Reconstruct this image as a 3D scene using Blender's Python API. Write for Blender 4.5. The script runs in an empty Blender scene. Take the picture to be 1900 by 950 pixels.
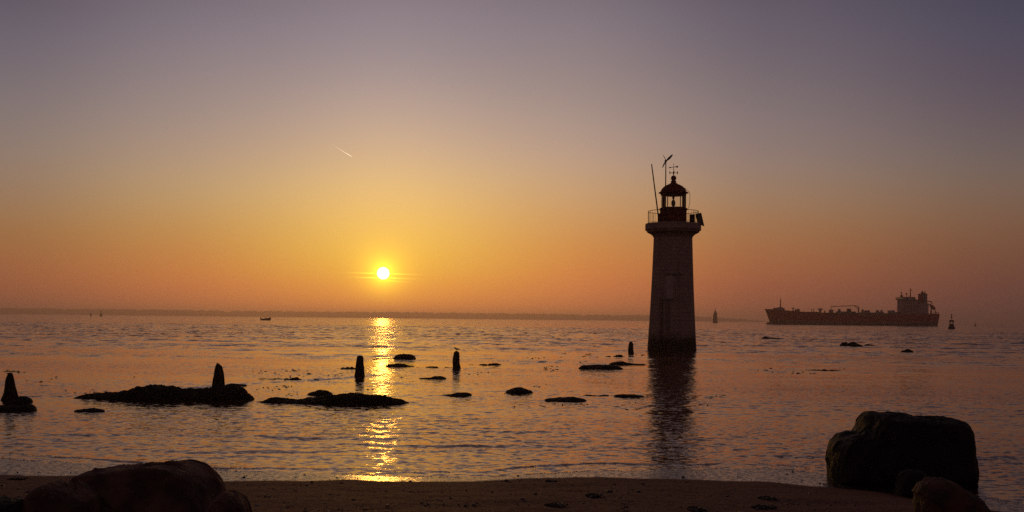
import bpy, math, random
import numpy as np
from mathutils import Vector, Matrix, noise
R = math.radians
random.seed(7)
sc = bpy.context.scene
COL = sc.collection

# ------------------------------------------------------------------ camera
F = 2037.0            # focal length in pixels of the 1900 px wide photograph
H = 3.3               # eye height above the water
PX, PY = 950.0, 592.0 # where the level line of sight leaves the frame
ROLL = math.atan(0.0105)
cam_d = bpy.data.cameras.new('camera')
cam = bpy.data.objects.new('camera', cam_d); COL.objects.link(cam)
cam_d.sensor_width = 36.0
cam_d.lens = 36.0 * F / 1900.0
cam_d.shift_y = (PY - 475.0) / 1900.0
cam_d.clip_start = 0.1; cam_d.clip_end = 150000.0
cam.matrix_world = Matrix.Translation((0, 0, H)) @ Matrix.Rotation(-ROLL, 4, 'Y') @ Matrix.Rotation(R(90), 4, 'X')
sc.camera = cam

def uv_px(px, py):
    dx, dy = px - PX, PY - py
    return (dx * math.cos(ROLL) - dy * math.sin(ROLL), dx * math.sin(ROLL) + dy * math.cos(ROLL))
def at(px, py, d):                      # point at distance d
    u, v = uv_px(px, py)
    return Vector((u / F * d, d, H + v / F * d))
def wdist(px, py):                      # distance of the water seen at a pixel
    return -H * F / uv_px(px, py)[1]
def onwater(px, py):
    p = at(px, py, wdist(px, py)); p.z = 0
    return p

# ------------------------------------------------------------------ sky, sun, exposure
SUN_U, SUN_V = uv_px(711, 507)
SUN_DIR = Vector((SUN_U, F, SUN_V)).normalized()
SUN_EL = math.asin(SUN_DIR.z); SUN_AZ = math.atan2(SUN_DIR.x, SUN_DIR.y)
SUN_STRENGTH = 0.16
SUN_COL = (1.0, 0.45, 0.07)

def lin(c):
    return tuple((x / 255 / 12.92) if x / 255 <= 0.04045 else ((x / 255 + 0.055) / 1.055) ** 2.4 for x in c)

class NT:
    def __init__(s, tree): s.t = tree; s.n = tree.nodes; s.l = tree.links
    def new(s, typ, **kw):
        n = s.n.new(typ)
        for k, v in kw.items(): setattr(n, k, v)
        return n
    def put(s, sock, val):
        if val is None: return
        if isinstance(val, bpy.types.NodeSocket): s.l.new(val, sock)
        else:
            if isinstance(val, (tuple, list)) and len(val) == 3 and sock.type == 'RGBA': val = (*val, 1)
            sock.default_value = val
    def math(s, op, a, b=None, c=None, clamp=False):
        n = s.new('ShaderNodeMath', operation=op, use_clamp=clamp)
        for i, v in enumerate((a, b, c)): s.put(n.inputs[i], v)
        return n.outputs[0]
    def vmath(s, op, a, b=None, scale=None):
        n = s.new('ShaderNodeVectorMath', operation=op)
        s.put(n.inputs[0], a)
        if b is not None: s.put(n.inputs[1], b)
        if scale is not None: s.put(n.inputs['Scale'], scale)
        return n.outputs['Value'] if op in ('DOT_PRODUCT', 'LENGTH') else n.outputs['Vector']
    def mix(s, f, a, b, blend='MIX'):
        n = s.new('ShaderNodeMix', data_type='RGBA', blend_type=blend)
        s.put(n.inputs[0], f); s.put(n.inputs[6], a); s.put(n.inputs[7], b)
        return n.outputs[2]
    def mapr(s, v, a, b, c=0.0, d=1.0, smooth=True):
        n = s.new('ShaderNodeMapRange', interpolation_type='SMOOTHSTEP' if smooth else 'LINEAR')
        s.put(n.inputs[0], v)
        for i, x in enumerate((a, b, c, d)): s.put(n.inputs[1 + i], x)
        return n.outputs[0]
    def ramp(s, f, stops, interp='LINEAR'):
        n = s.new('ShaderNodeValToRGB'); cr = n.color_ramp; cr.interpolation = interp
        while len(cr.elements) < len(stops): cr.elements.new(0.5)
        for e, (p, c) in zip(cr.elements, stops): e.position = p; e.color = (*c, 1)
        s.put(n.inputs[0], f); return n.outputs[0]
    def noise(s, vec, scale, detail=2.0, rough=0.5, out='Fac'):
        n = s.new('ShaderNodeTexNoise'); s.put(n.inputs['Vector'], vec)
        s.put(n.inputs['Scale'], scale); s.put(n.inputs['Detail'], detail); s.put(n.inputs['Roughness'], rough)
        return n.outputs[out]

world = bpy.data.worlds.new('World'); sc.world = world; world.use_nodes = True
wt = NT(world.node_tree); wt.n.clear()
SKY = {   # evening sky as seen: azimuth column -> (row in the photograph, colour)
 30:  [(0,(98,92,108)),(100,(113,104,114)),(200,(130,118,117)),(300,(147,127,108)),(400,(160,119,76)),(450,(155,107,64)),(500,(146,92,58)),(550,(124,74,54)),(578,(104,65,54))],
 380: [(0,(120,112,126)),(100,(136,123,130)),(200,(156,138,130)),(270,(172,146,124)),(350,(191,158,108)),(420,(196,148,80)),(480,(189,128,64)),(530,(173,106,60)),(575,(148,88,60))],
 720: [(0,(130,121,134)),(100,(145,131,136)),(200,(176,153,140)),(280,(202,169,128)),(350,(224,184,114)),(420,(238,190,90)),(480,(238,180,68)),(530,(218,145,60)),(578,(182,110,60))],
 1080:[(0,(119,111,125)),(100,(133,119,124)),(200,(152,134,127)),(280,(173,146,124)),(350,(189,152,106)),(420,(196,143,80)),(480,(190,127,62)),(530,(175,108,62)),(582,(146,90,61))],
 1380:[(0,(97,91,108)),(100,(110,99,109)),(200,(128,115,115)),(280,(142,122,112)),(350,(156,127,98)),(420,(164,118,74)),(480,(155,100,61)),(530,(136,81,58)),(585,(106,66,53))],
 1870:[(0,(70,70,90)),(100,(79,72,88)),(200,(92,80,88)),(280,(104,93,88)),(350,(117,95,78)),(420,(120,86,62)),(480,(106,71,53)),(530,(90,58,50)),(590,(68,47,46))],
}
def grade(x, y, c):   # the eye-read values sit a little low, most of all through the haze near the horizon
    mid = float(np.interp(x, [30, 380, 720, 1080, 1380, 1870], [0, .4, 1, .9, .4, 0]))
    k = float(np.interp(y, [0, 200, 350, 420, 480, 530, 575], [1.0, 1.01, 1.00, 1.00, 1.07, 1.19, 1.29])) + .075 * mid + (.04 if x > 1500 else 0)
    b = float(np.interp(y, [0, 200, 300, 450, 560], [-5, -1, 8, 3, -10])) * (.5 + .5 * mid)
    g = 1 - float(np.interp(y, [0, 350, 430, 560], [0, 0, .015, .06])) * (.35 + .65 * mid)
    return (min(255, c[0] * k), min(255, c[1] * k * g), max(4, c[2] * k + b))
SKY = {x: [(y, grade(x, y, c)) for y, c in rows] for x, rows in SKY.items()}
geo = wt.new('ShaderNodeTexCoord').outputs['Generated']
dirv = wt.vmath('NORMALIZE', geo)
sep = wt.new('ShaderNodeSeparateXYZ'); wt.put(sep.inputs[0], dirv)
az = wt.math('ARCTAN2', sep.outputs[0], sep.outputs[1])
el = wt.math('ARCSINE', sep.outputs[2])
tt = wt.math('SQRT', wt.math('MAXIMUM', wt.math('DIVIDE', el, R(90)), 0.0))
cols = []
for x, rows in SKY.items():
    stops = []
    for y, c in rows:
        u, v = uv_px(x, y); a = math.atan2(u, F); e = math.atan2(v, math.hypot(u, F))
        stops.append((math.sqrt(max(e, 0) / R(90)), lin(c)))
    top = lin(rows[0][1])                                # fades on above the frame
    stops += [(math.sqrt(30 / 90), tuple(q * k for q, k in zip(top, (.60, .37, .29)))), (math.sqrt(60 / 90), tuple(q * k for q, k in zip(top, (.42, .24, .18))))]
    stops.sort()
    u, v = uv_px(x, 300)
    cols.append((math.atan2(u, F), wt.ramp(tt, stops, 'B_SPLINE')))
acc = cols[0][1]
for (a0, c0), (a1, c1) in zip(cols, cols[1:]):
    m = 0.18 * (a1 - a0)
    acc = wt.mix(wt.mapr(az, a0 - m, a1 + m), acc, c1)
# rest of the sky dome: physical dusk sky
nish = wt.new('ShaderNodeTexSky', sky_type='NISHITA')
nish.sun_disc = False; nish.sun_elevation = SUN_EL; nish.sun_rotation = SUN_AZ
nish.air_density = 1.2; nish.dust_density = 2.0; nish.ozone_density = 2.0
nsky = wt.vmath('MULTIPLY', nish.outputs[0], (0.175, 0.072, 0.058))   # dim, slightly rosy dusk overhead and behind
w_az = wt.mapr(wt.math('ABSOLUTE', az), R(27), R(75), 1.0, 0.0)
w_el = wt.mapr(el, R(25), R(75), 1.0, 0.0)
acc = wt.mix(wt.math('MULTIPLY', w_az, w_el), nsky, acc)
# aureole, thin cloud bars beside the sun and the disc itself
cosang = wt.vmath('DOT_PRODUCT', dirv, tuple(SUN_DIR))
ang = wt.math('DEGREES', wt.math('ARCCOSINE', wt.math('MINIMUM', cosang, 1.0)))
def glow(width, colr):
    return wt.vmath('SCALE', colr, scale=wt.math('EXPONENT', wt.math('MULTIPLY', ang, -1.0 / width)))
acc = wt.vmath('ADD', acc, glow(0.48, (2.3, 1.75, 0.05)))
acc = wt.vmath('ADD', acc, glow(1.4, (0.22, 0.11, 0.0)))
daz = wt.math('DEGREES', wt.math('SUBTRACT', az, SUN_AZ)); dele = wt.math('DEGREES', wt.math('SUBTRACT', el, SUN_EL))
def bar(de, thick, half, tilt, colr, off=0.0):
    y_ = wt.math('SUBTRACT', wt.math('SUBTRACT', dele, de), wt.math('MULTIPLY', daz, tilt))
    g = wt.math('EXPONENT', wt.math('MULTIPLY', wt.math('POWER', wt.math('DIVIDE', y_, thick), 2.0), -1.0))
    h = wt.math('EXPONENT', wt.math('MULTIPLY', wt.math('POWER', wt.math('DIVIDE', wt.math('SUBTRACT', daz, off), half), 2.0), -1.0))
    return wt.vmath('SCALE', colr, scale=wt.math('MULTIPLY', g, h))
for a in ((-0.02, 0.035, 1.2, -0.012, (0.75, 0.60, 0.03)), (-0.245, 0.03, 1.05, -0.012, (0.85, 0.70, 0.04)),
          (-0.12, 0.05, 0.8, -0.01, (-0.24, -0.20, -0.02)), (-0.37, 0.035, 0.55, -0.05, (0.38, 0.30, 0.0), 0.5), (-0.30, 0.04, 0.7, -0.01, (-0.16, -0.14, -0.0))):
    acc = wt.vmath('ADD', acc, bar(*a))
acc = wt.vmath('MAXIMUM', acc, (0, 0, 0))
disc = wt.mapr(ang, 0.27, 0.345, 1.0, 0.0)
acc = wt.vmath('ADD', acc, wt.vmath('SCALE', (3.6, 3.0, 1.9), scale=disc))
bg = wt.new('ShaderNodeBackground'); wt.put(bg.inputs[0], acc); bg.inputs[1].default_value = 1.0
wo = wt.new('ShaderNodeOutputWorld'); wt.l.new(bg.outputs[0], wo.inputs[0])

sun_d = bpy.data.lights.new('sun', 'SUN'); sun_d.energy = SUN_STRENGTH; sun_d.angle = R(0.53); sun_d.color = SUN_COL
sun = bpy.data.objects.new('sun', sun_d); COL.objects.link(sun)
sun.rotation_euler = (-SUN_DIR).to_track_quat('-Z', 'Y').to_euler(); sun.location = (0, 0, 60)

sc.view_settings.view_transform = 'Standard'; sc.view_settings.look = 'None'
sc.view_settings.exposure = 0.0; sc.view_settings.gamma = 1.0; sc.view_settings.use_curve_mapping = False
sc.render.engine = 'CYCLES'
cy = sc.cycles
cy.use_denoising = False            # a little sensor-like grain, and the finest ripples stay
cy.max_bounces = 5; cy.diffuse_bounces = 2; cy.glossy_bounces = 3; cy.transmission_bounces = 4; cy.volume_bounces = 0; cy.use_adaptive_sampling = False; cy.caustics_reflective = False; cy.caustics_refractive = False
cy.sample_clamp_indirect = 0.6; cy.sample_clamp_direct = 14.0

# ------------------------------------------------------------------ materials
def mat(name, colr, rough=0.7, spec=0.5, vary=0.25, scale=6.0, bump=0.0, bscale=20.0, colr2=None, metal=0.0, coord='Object'):
    m = bpy.data.materials.new(name); m.use_nodes = True
    t = NT(m.node_tree); b = t.n['Principled BSDF']
    co = t.new('ShaderNodeTexCoord').outputs[coord]
    n = t.noise(co, scale, 4.0, 0.6)
    c2 = colr2 or tuple(x * (1 - vary) for x in colr)
    c = t.mix(t.mapr(n, 0.35, 0.65), colr, c2)
    t.put(b.inputs['Base Color'], c); b.inputs['Roughness'].default_value = rough
    b.inputs['Specular IOR Level'].default_value = spec; b.inputs['Metallic'].default_value = metal
    if bump:
        bn = t.new('ShaderNodeBump'); bn.inputs['Strength'].default_value = 1.0; bn.inputs['Distance'].default_value = bump
        t.put(bn.inputs['Height'], t.noise(co, bscale, 6.0, 0.65)); t.put(b.inputs['Normal'], bn.outputs[0])
    return m

M = {}
M['weed_rock'] = mat('weed_rock', (0.018, 0.012, 0.010), 0.8, 0.15, 0.5, 5, 0.04, 14)
M['boulder'] = mat('boulder', (0.15, 0.075, 0.06), 0.8, 0.25, 0.7, 3.0, 0.06, 8)
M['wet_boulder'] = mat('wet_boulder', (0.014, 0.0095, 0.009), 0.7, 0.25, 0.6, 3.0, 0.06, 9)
M['rusty_boulder'] = mat('rusty_boulder', (0.10, 0.042, 0.024), 0.75, 0.3, 0.5, 4.0, 0.03, 9, colr2=(0.03, 0.02, 0.016))
M['old_wood'] = mat('old_wood', (0.035, 0.024, 0.02), 0.85, 0.2, 0.5, 7, 0.03, 16)
M['red_paint'] = mat('red_paint', (0.14, 0.018, 0.016), 0.7, 0.15, 0.3, 1.5)
M['dark_metal'] = mat('dark_metal', (0.035, 0.028, 0.03), 0.8, 0.1, 0.3, 4)
M['grey_metal'] = mat('grey_metal', (0.12, 0.10, 0.125), 0.8, 0.05, 0.2, 4)
M['white_paint'] = mat('white_paint', (0.62, 0.60, 0.58), 0.5, 0.4, 0.15, 0.3)
M['panel'] = mat('panel', (0.02, 0.02, 0.03), 0.35, 0.5, 0.2, 4)
M['hull_red'] = mat('hull_red', (0.26, 0.013, 0.015), 0.8, 0.0, 0.12, 0.05)
M['boot_red'] = mat('boot_red', (0.07, 0.022, 0.02), 0.6, 0.4, 0.25, 0.1)
M['deck_green'] = mat('deck_green', (0.09, 0.10, 0.09), 0.8, 0.0, 0.25, 0.2)
M['ship_white'] = mat('ship_white', (0.28, 0.21, 0.28), 0.8, 0.0, 0.12, 0.2)
M['ship_glass'] = mat('ship_glass', (0.03, 0.025, 0.03), 0.5, 0.1, 0.2, 1)
M['buoy_black'] = mat('buoy_black', (0.02, 0.02, 0.02), 0.8, 0.05, 0.3, 2)
M['buoy_red'] = mat('buoy_red', (0.22, 0.02, 0.02), 0.8, 0.05, 0.3, 2)
M['buoy_green'] = mat('buoy_green', (0.02, 0.10, 0.05), 0.8, 0.05, 0.3, 2)
M['beacon_stone'] = mat('beacon_stone', (0.20, 0.18, 0.17), 0.8, 0.3, 0.3, 0.8)
M['rubber'] = mat('rubber', (0.03, 0.025, 0.025), 0.6, 0.3, 0.2, 4)
M['cloth'] = mat('cloth', (0.04, 0.035, 0.04), 0.9, 0.2, 0.2, 4)
M['gull'] = mat('gull', (0.10, 0.09, 0.09), 0.8, 0.2, 0.2, 8)
M['woodland'] = mat('woodland', (0.05, 0.055, 0.035), 0.9, 0.2, 0.4, 0.02)
M['pebble'] = mat('pebble', (0.12, 0.09, 0.07), 0.55, 0.5, 0.7, 11, colr2=(0.02, 0.016, 0.014))
M['shell'] = mat('shell', (0.75, 0.70, 0.64), 0.45, 0.5, 0.2, 8)
M['seaweed'] = mat('seaweed', (0.018, 0.013, 0.009), 0.55, 0.4, 0.4, 20)

def glass_mat():
    m = bpy.data.materials.new('lantern_glass'); m.use_nodes = True
    t = NT(m.node_tree); t.n.clear()
    tr = t.new('ShaderNodeBsdfTransparent'); tr.inputs[0].default_value = (0.93, 0.92, 0.90, 1)
    gl = t.new('ShaderNodeBsdfGlossy'); gl.inputs['Roughness'].default_value = 0.05; gl.inputs['Color'].default_value = (0.8, 0.8, 0.8, 1)
    fr = t.new('ShaderNodeFresnel'); fr.inputs[0].default_value = 1.35
    mx = t.new('ShaderNodeMixShader'); t.put(mx.inputs[0], fr.outputs[0]); t.l.new(tr.outputs[0], mx.inputs[1]); t.l.new(gl.outputs[0], mx.inputs[2])
    o = t.new('ShaderNodeOutputMaterial'); t.l.new(mx.outputs[0], o.inputs[0]); return m
M['glass'] = glass_mat()

def masonry():
    m = bpy.data.materials.new('granite_masonry'); m.use_nodes = True
    t = NT(m.node_tree); b = t.n['Principled BSDF']
    tc = t.new('ShaderNodeTexCoord'); ob = tc.outputs['Object']
    br = t.new('ShaderNodeTexBrick'); t.put(br.inputs['Vector'], tc.outputs['UV'])
    br.inputs['Scale'].default_value = 1.0; br.inputs['Brick Width'].default_value = 0.95; br.inputs['Row Height'].default_value = 0.42
    br.inputs['Mortar Size'].default_value = 0.012; br.inputs['Mortar Smooth'].default_value = 0.4
    br.inputs['Color1'].default_value = (0.35, 0.26, 0.255, 1); br.inputs['Color2'].default_value = (0.32, 0.238, 0.233, 1)
    br.inputs['Mortar'].default_value = (0.25, 0.187, 0.182, 1)
    n = t.noise(ob, 0.6, 5.0, 0.65)
    c = t.mix(t.mapr(n, 0.3, 0.7, 0.0, 0.35), br.outputs['Color'], (0.13, 0.095, 0.097))
    sp = t.new('ShaderNodeSeparateXYZ'); t.put(sp.inputs[0], ob)
    st = t.noise(t.vmath('MULTIPLY', ob, (1.6, 1.6, 0.12)), 1.0, 4.0, 0.6)      # rain streaks
    c = t.mix(t.mapr(st, 0.52, 0.72, 0.0, 0.5), c, (0.09, 0.066, 0.066))
    edge = t.math('ADD', sp.outputs[2], t.math('MULTIPLY', t.math('SUBTRACT', t.noise(ob, 1.1, 4.0), 0.5), 1.8))
    c = t.mix(t.mapr(edge, 0.9, 2.3, 1.0, 0.0), c, (0.028, 0.022, 0.018))      # weed below the tide mark
    t.put(b.inputs['Base Color'], c); b.inputs['Roughness'].default_value = 0.85
    bn = t.new('ShaderNodeBump'); bn.inputs['Distance'].default_value = 0.03; t.put(bn.inputs['Height'], t.math('ADD', br.outputs['Fac'], t.math('MULTIPLY', n, -0.6)))
    bn.invert = True
    t.put(b.inputs['Normal'], bn.outputs[0]); return m
M['masonry'] = masonry()

# ------------------------------------------------------------------ mesh helpers
class MB:
    def __init__(s): s.v = []; s.f = []; s.uv = None
    def add(s, verts, faces):
        o = len(s.v); s.v += [tuple(p) for p in verts]; s.f += [tuple(i + o for i in f) for f in faces]; return s
    def box(s, c, size, rz=0.0, taper=1.0, rot=None):
        hx, hy, hz = (q / 2 for q in size); mt = rot or Matrix.Rotation(rz, 3, 'Z'); vs = []
        for sz in (-1, 1):
            k = taper if sz > 0 else 1
            for sx, sy in ((-1, -1), (1, -1), (1, 1), (-1, 1)): vs.append(Vector(c) + mt @ Vector((sx * hx * k, sy * hy * k, sz * hz)))
        return s.add(vs, [(3, 2, 1, 0), (4, 5, 6, 7), (0, 1, 5, 4), (1, 2, 6, 5), (2, 3, 7, 6), (3, 0, 4, 7)])
    def rod(s, a, b, r0, r1=None, n=8):
        a, b = Vector(a), Vector(b); r1 = r0 if r1 is None else r1; d = (b - a).normalized()
        x = d.orthogonal().normalized(); y = d.cross(x); vs = []
        for p, r in ((a, r0), (b, r1)):
            for i in range(n):
                t = 2 * math.pi * i / n; vs.append(p + x * (r * math.cos(t)) + y * (r * math.sin(t)))
        fs = [(i, (i + 1) % n, n + (i + 1) % n, n + i) for i in range(n)] + [tuple(range(n - 1, -1, -1)), tuple(range(n, 2 * n))]
        return s.add(vs, fs)
    def path(s, pts, r, n=6):
        for a, b in zip(pts, pts[1:]): s.rod(a, b, r, n=n)
        return s
    def lathe(s, prof, n=48, c=(0, 0, 0), uvr=None, cap=True):
        o = len(s.v); k = len(prof)
        for r, z in prof:
            for i in range(n):
                t = 2 * math.pi * i / n; s.v.append((c[0] + r * math.cos(t), c[1] + r * math.sin(t), c[2] + z))
        for j in range(k - 1):
            for i in range(n):
                a, b = o + j * n + i, o + j * n + (i + 1) % n; s.f.append((a, b, b + n, a + n))
        if cap:
            s.f.append(tuple(o + i for i in range(n - 1, -1, -1))); s.f.append(tuple(o + (k - 1) * n + i for i in range(n)))
        return s
    def ball(s, c, r, n=12, sc=(1, 1, 1)):
        m = n // 2 + 1
        return s.lathe([(max(1e-4, r * sc[0] * math.sin(math.pi * j / m)), -r * sc[2] * math.cos(math.pi * j / m)) for j in range(m + 1)], n, c)
    def torus(s, c, rad, r, n=48, m=8):
        o = len(s.v)
        for i in range(n):
            t = 2 * math.pi * i / n
            for j in range(m):
                p = 2 * math.pi * j / m; q = rad + r * math.cos(p)
                s.v.append((c[0] + q * math.cos(t), c[1] + q * math.sin(t), c[2] + r * math.sin(p)))
        for i in range(n):
            for j in range(m):
                s.f.append((o + i * m + j, o + ((i + 1) % n) * m + j, o + ((i + 1) % n) * m + (j + 1) % m, o + i * m + (j + 1) % m))
        return s
    def prism(s, outline, y0, y1):           # outline in x,z extruded along y
        n = len(outline)
        vs = [(x, y0, z) for x, z in outline] + [(x, y1, z) for x, z in outline]
        return s.add(vs, [tuple(range(n)), tuple(range(2 * n - 1, n - 1, -1))] + [(i, n + i, n + (i + 1) % n, (i + 1) % n) for i in range(n)])
    def build(s, name, material, parent=None, smooth=False, loc=None, bevel=0.0):
        me = bpy.data.meshes.new(name); me.from_pydata(s.v, [], s.f); me.update()
        import bmesh
        bm = bmesh.new(); bm.from_mesh(me); bmesh.ops.recalc_face_normals(bm, faces=bm.faces); bm.to_mesh(me); bm.free()
        if smooth: me.polygons.foreach_set('use_smooth', [True] * len(me.polygons))
        me.materials.append(material)
        o = bpy.data.objects.new(name, me); COL.objects.link(o)
        if parent: o.parent = parent
        if loc is not None: o.location = loc
        if bevel:
            b = o.modifiers.new('bevel', 'BEVEL'); b.width = bevel; b.segments = 2; b.limit_method = 'ANGLE'
        return o

def tag(o, label=None, cat=None, group=None, kind=None):
    if label: o['label'] = label
    if cat: o['category'] = cat
    if group: o['group'] = group
    if kind: o['kind'] = kind
    return o
def empty(name, loc, label, cat, group=None, rz=0.0):
    o = bpy.data.objects.new(name, None); COL.objects.link(o); o.location = loc; o.rotation_euler = (0, 0, rz)
    o.empty_display_size = 0.2
    return tag(o, label, cat, group)
def fbm(p, sc_, oct_=4):
    return noise.fractal(Vector(p) * sc_, 1.0, 2.0, oct_)

# ------------------------------------------------------------------ shore line, beach, sea
SHORE = [(-900, 838), (-300, 844), (0, 849), (130, 859), (300, 866), (500, 876), (700, 884), (900, 885), (1000, 880), (1150, 873), (1300, 869),
         (1450, 869), (1560, 882), (1700, 905), (1800, 922), (1900, 938), (2100, 955), (2600, 975)]
sh = sorted((onwater(x, y).x, onwater(x, y).y) for x, y in SHORE)
SX = np.array([-600.0] + [p[0] for p in sh] + [600.0]); SY = np.array([sh[0][1] + 8] + [p[1] for p in sh] + [sh[-1][1] - 4])
def shore_y(x):
    x = np.asarray(x, float)
    s = 0
    for k, w in ((-0.9, .25), (0, .5), (0.9, .25)): s = s + w * np.interp(x + k, SX, SY)
    return s + 0.10 * np.sin(x * 1.3) + 0.05 * np.sin(x * 3.7 + 1)
WET = [(-300, 2.6), (0, 2.4), (300, 1.7), (500, 1.5), (700, 0.8), (900, 0.6), (1000, 0.7), (1150, 1.2), (1300, 1.8), (1450, 2.6), (1600, 2.2), (1900, 1.6)]   # width of the wet strip
WX = [(x - PX) / F * 24.5 for x, w in WET]; WW = [w for x, w in WET]
def beach_z(x, y):
    x = np.asarray(x, float); d = shore_y(x) - y; ww = np.interp(x, WX, WW); e = np.maximum(d - ww, 0)
    z = np.where(d > 0, 0.028 * np.minimum(d / ww, 1) + 0.08 * e + 0.003 * np.minimum(e, 6) ** 2, 0.06 * d)
    return np.minimum(np.maximum(z, -2.5), 1.75 + 0.02 * np.minimum(d, 60)) + 0.012 * np.sin(x * 0.9 + y * 0.5) * np.clip(e * .3, 0, 1)

def grid_mesh(name, X, Y, Z, material):
    nr, nc = X.shape
    me = bpy.data.meshes.new(name)
    co = np.stack([X, Y, Z], -1).reshape(-1, 3).astype(np.float32)
    i = np.arange(nr * nc).reshape(nr, nc)
    q = np.stack([i[:-1, :-1], i[:-1, 1:], i[1:, 1:], i[1:, :-1]], -1).reshape(-1, 4).astype(np.int32)
    me.vertices.add(len(co)); me.vertices.foreach_set('co', co.ravel())
    me.loops.add(q.size); me.loops.foreach_set('vertex_index', q.ravel())
    me.polygons.add(len(q)); me.polygons.foreach_set('loop_start', np.arange(0, q.size, 4, dtype=np.int32))
    me.polygons.foreach_set('use_smooth', np.ones(len(q), bool))
    me.update(calc_edges=True); me.validate()
    me.materials.append(material)
    o = bpy.data.objects.new(name, me); COL.objects.link(o); return o

def sand_mat():
    m = bpy.data.materials.new('sand'); m.use_nodes = True
    t = NT(m.node_tree); b = t.n['Principled BSDF']
    pos = t.new('ShaderNodeNewGeometry').outputs['Position']
    sp = t.new('ShaderNodeSeparateXYZ'); t.put(sp.inputs[0], pos)
    big = t.noise(pos, 0.8, 4.0, 0.6); fine = t.noise(pos, 30.0, 5.0, 0.7)
    patchy0 = t.noise(pos, 5.0, 4.0, 0.7)
    zz = t.math('ADD', sp.outputs[2], t.math('ADD', t.math('MULTIPLY', t.math('SUBTRACT', big, 0.5), 0.045), t.math('MULTIPLY', t.math('SUBTRACT', patchy0, 0.5), 0.035)))
    wet = t.mapr(zz, 0.028, 0.065, 1.0, 0.0)
    dry = t.mix(t.mapr(fine, 0.3, 0.7), (0.215, 0.070, 0.050), (0.070, 0.024, 0.019))
    dry = t.mix(t.mapr(big, 0.4, 0.7, 0, 0.5), dry, (0.085, 0.030, 0.023))
    mid = t.noise(pos, 7.0, 5.0, 0.75)
    dry = t.mix(t.mapr(mid, 0.45, 0.65, 0, 0.7), dry, (0.06, 0.022, 0.018))
    wc = t.mix(t.mapr(fine, 0.3, 0.7), (0.040, 0.020, 0.015), (0.014, 0.009, 0.008))
    t.put(b.inputs['Base Color'], t.mix(wet, dry, wc))
    patchy = t.noise(pos, 9.0, 4.0, 0.7)
    t.put(b.inputs['Roughness'], t.mix(wet, (0.85,) * 3, t.mapr(patchy, .38, .62, .05, .42)))
    t.put(b.inputs['Specular IOR Level'], t.mix(wet, (0.25,) * 3, (0.5,) * 3))
    bn = t.new('ShaderNodeBump'); t.put(bn.inputs['Strength'], t.mapr(wet, 0, 1, 0.9, 0.3)); bn.inputs['Distance'].default_value = 0.02
    h = t.math('ADD', t.noise(pos, 14.0, 5.0, 0.65), t.math('MULTIPLY', t.noise(pos, 4.0, 2.0), 1.2))
    t.put(bn.inputs['Height'], h)
    gr = t.vmath('SUBTRACT', t.noise(pos, 13.0, 4.0, 0.75, 'Color'), (0.5, 0.5, 0.5))     # every grain and ripple tilts the wet film
    gr = t.vmath('SCALE', gr, scale=t.mapr(wet, 0, 1, 1.2, 0.30, False))
    g2 = t.vmath('SUBTRACT', t.noise(t.vmath('MULTIPLY', pos, (5.0, 7.0, 5.0)), 1.0, 3.0, 0.7, 'Color'), (0.5, 0.5, 0.5))
    gr = t.vmath('ADD', gr, t.vmath('SCALE', g2, scale=0.24))
    t.put(b.inputs['Normal'], t.vmath('NORMALIZE', t.vmath('ADD', bn.outputs[0], gr)))
    return m
xs = np.concatenate([[-500, -200, -90, -50], np.linspace(-30, 30, 500), [50, 90, 200, 500]])
ys = np.concatenate([[-60, -30, -12, 0], np.linspace(4, 30, 330), [34, 45, 70]])
X, Y = np.meshgrid(xs, ys)
rng = np.random.RandomState(3)
Zb = beach_z(X, Y)
lump = np.zeros_like(X)
for k in range(40):
    wl = np.exp(rng.uniform(np.log(.35), np.log(3.0))); th = rng.uniform(0, math.pi); ph = rng.uniform(0, 6.28)
    lump += 0.0016 * wl ** .7 * np.sin(2 * math.pi / wl * (X * math.cos(th) + Y * math.sin(th)) + ph)
Zb = Zb + lump * np.clip((shore_y(X) - Y - np.interp(X, WX, WW) * .7) * .5, 0.05, 1) * (np.abs(X) < 31)
beach = grid_mesh('beach', X, Y, Zb, sand_mat()); tag(beach, kind='structure')

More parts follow.
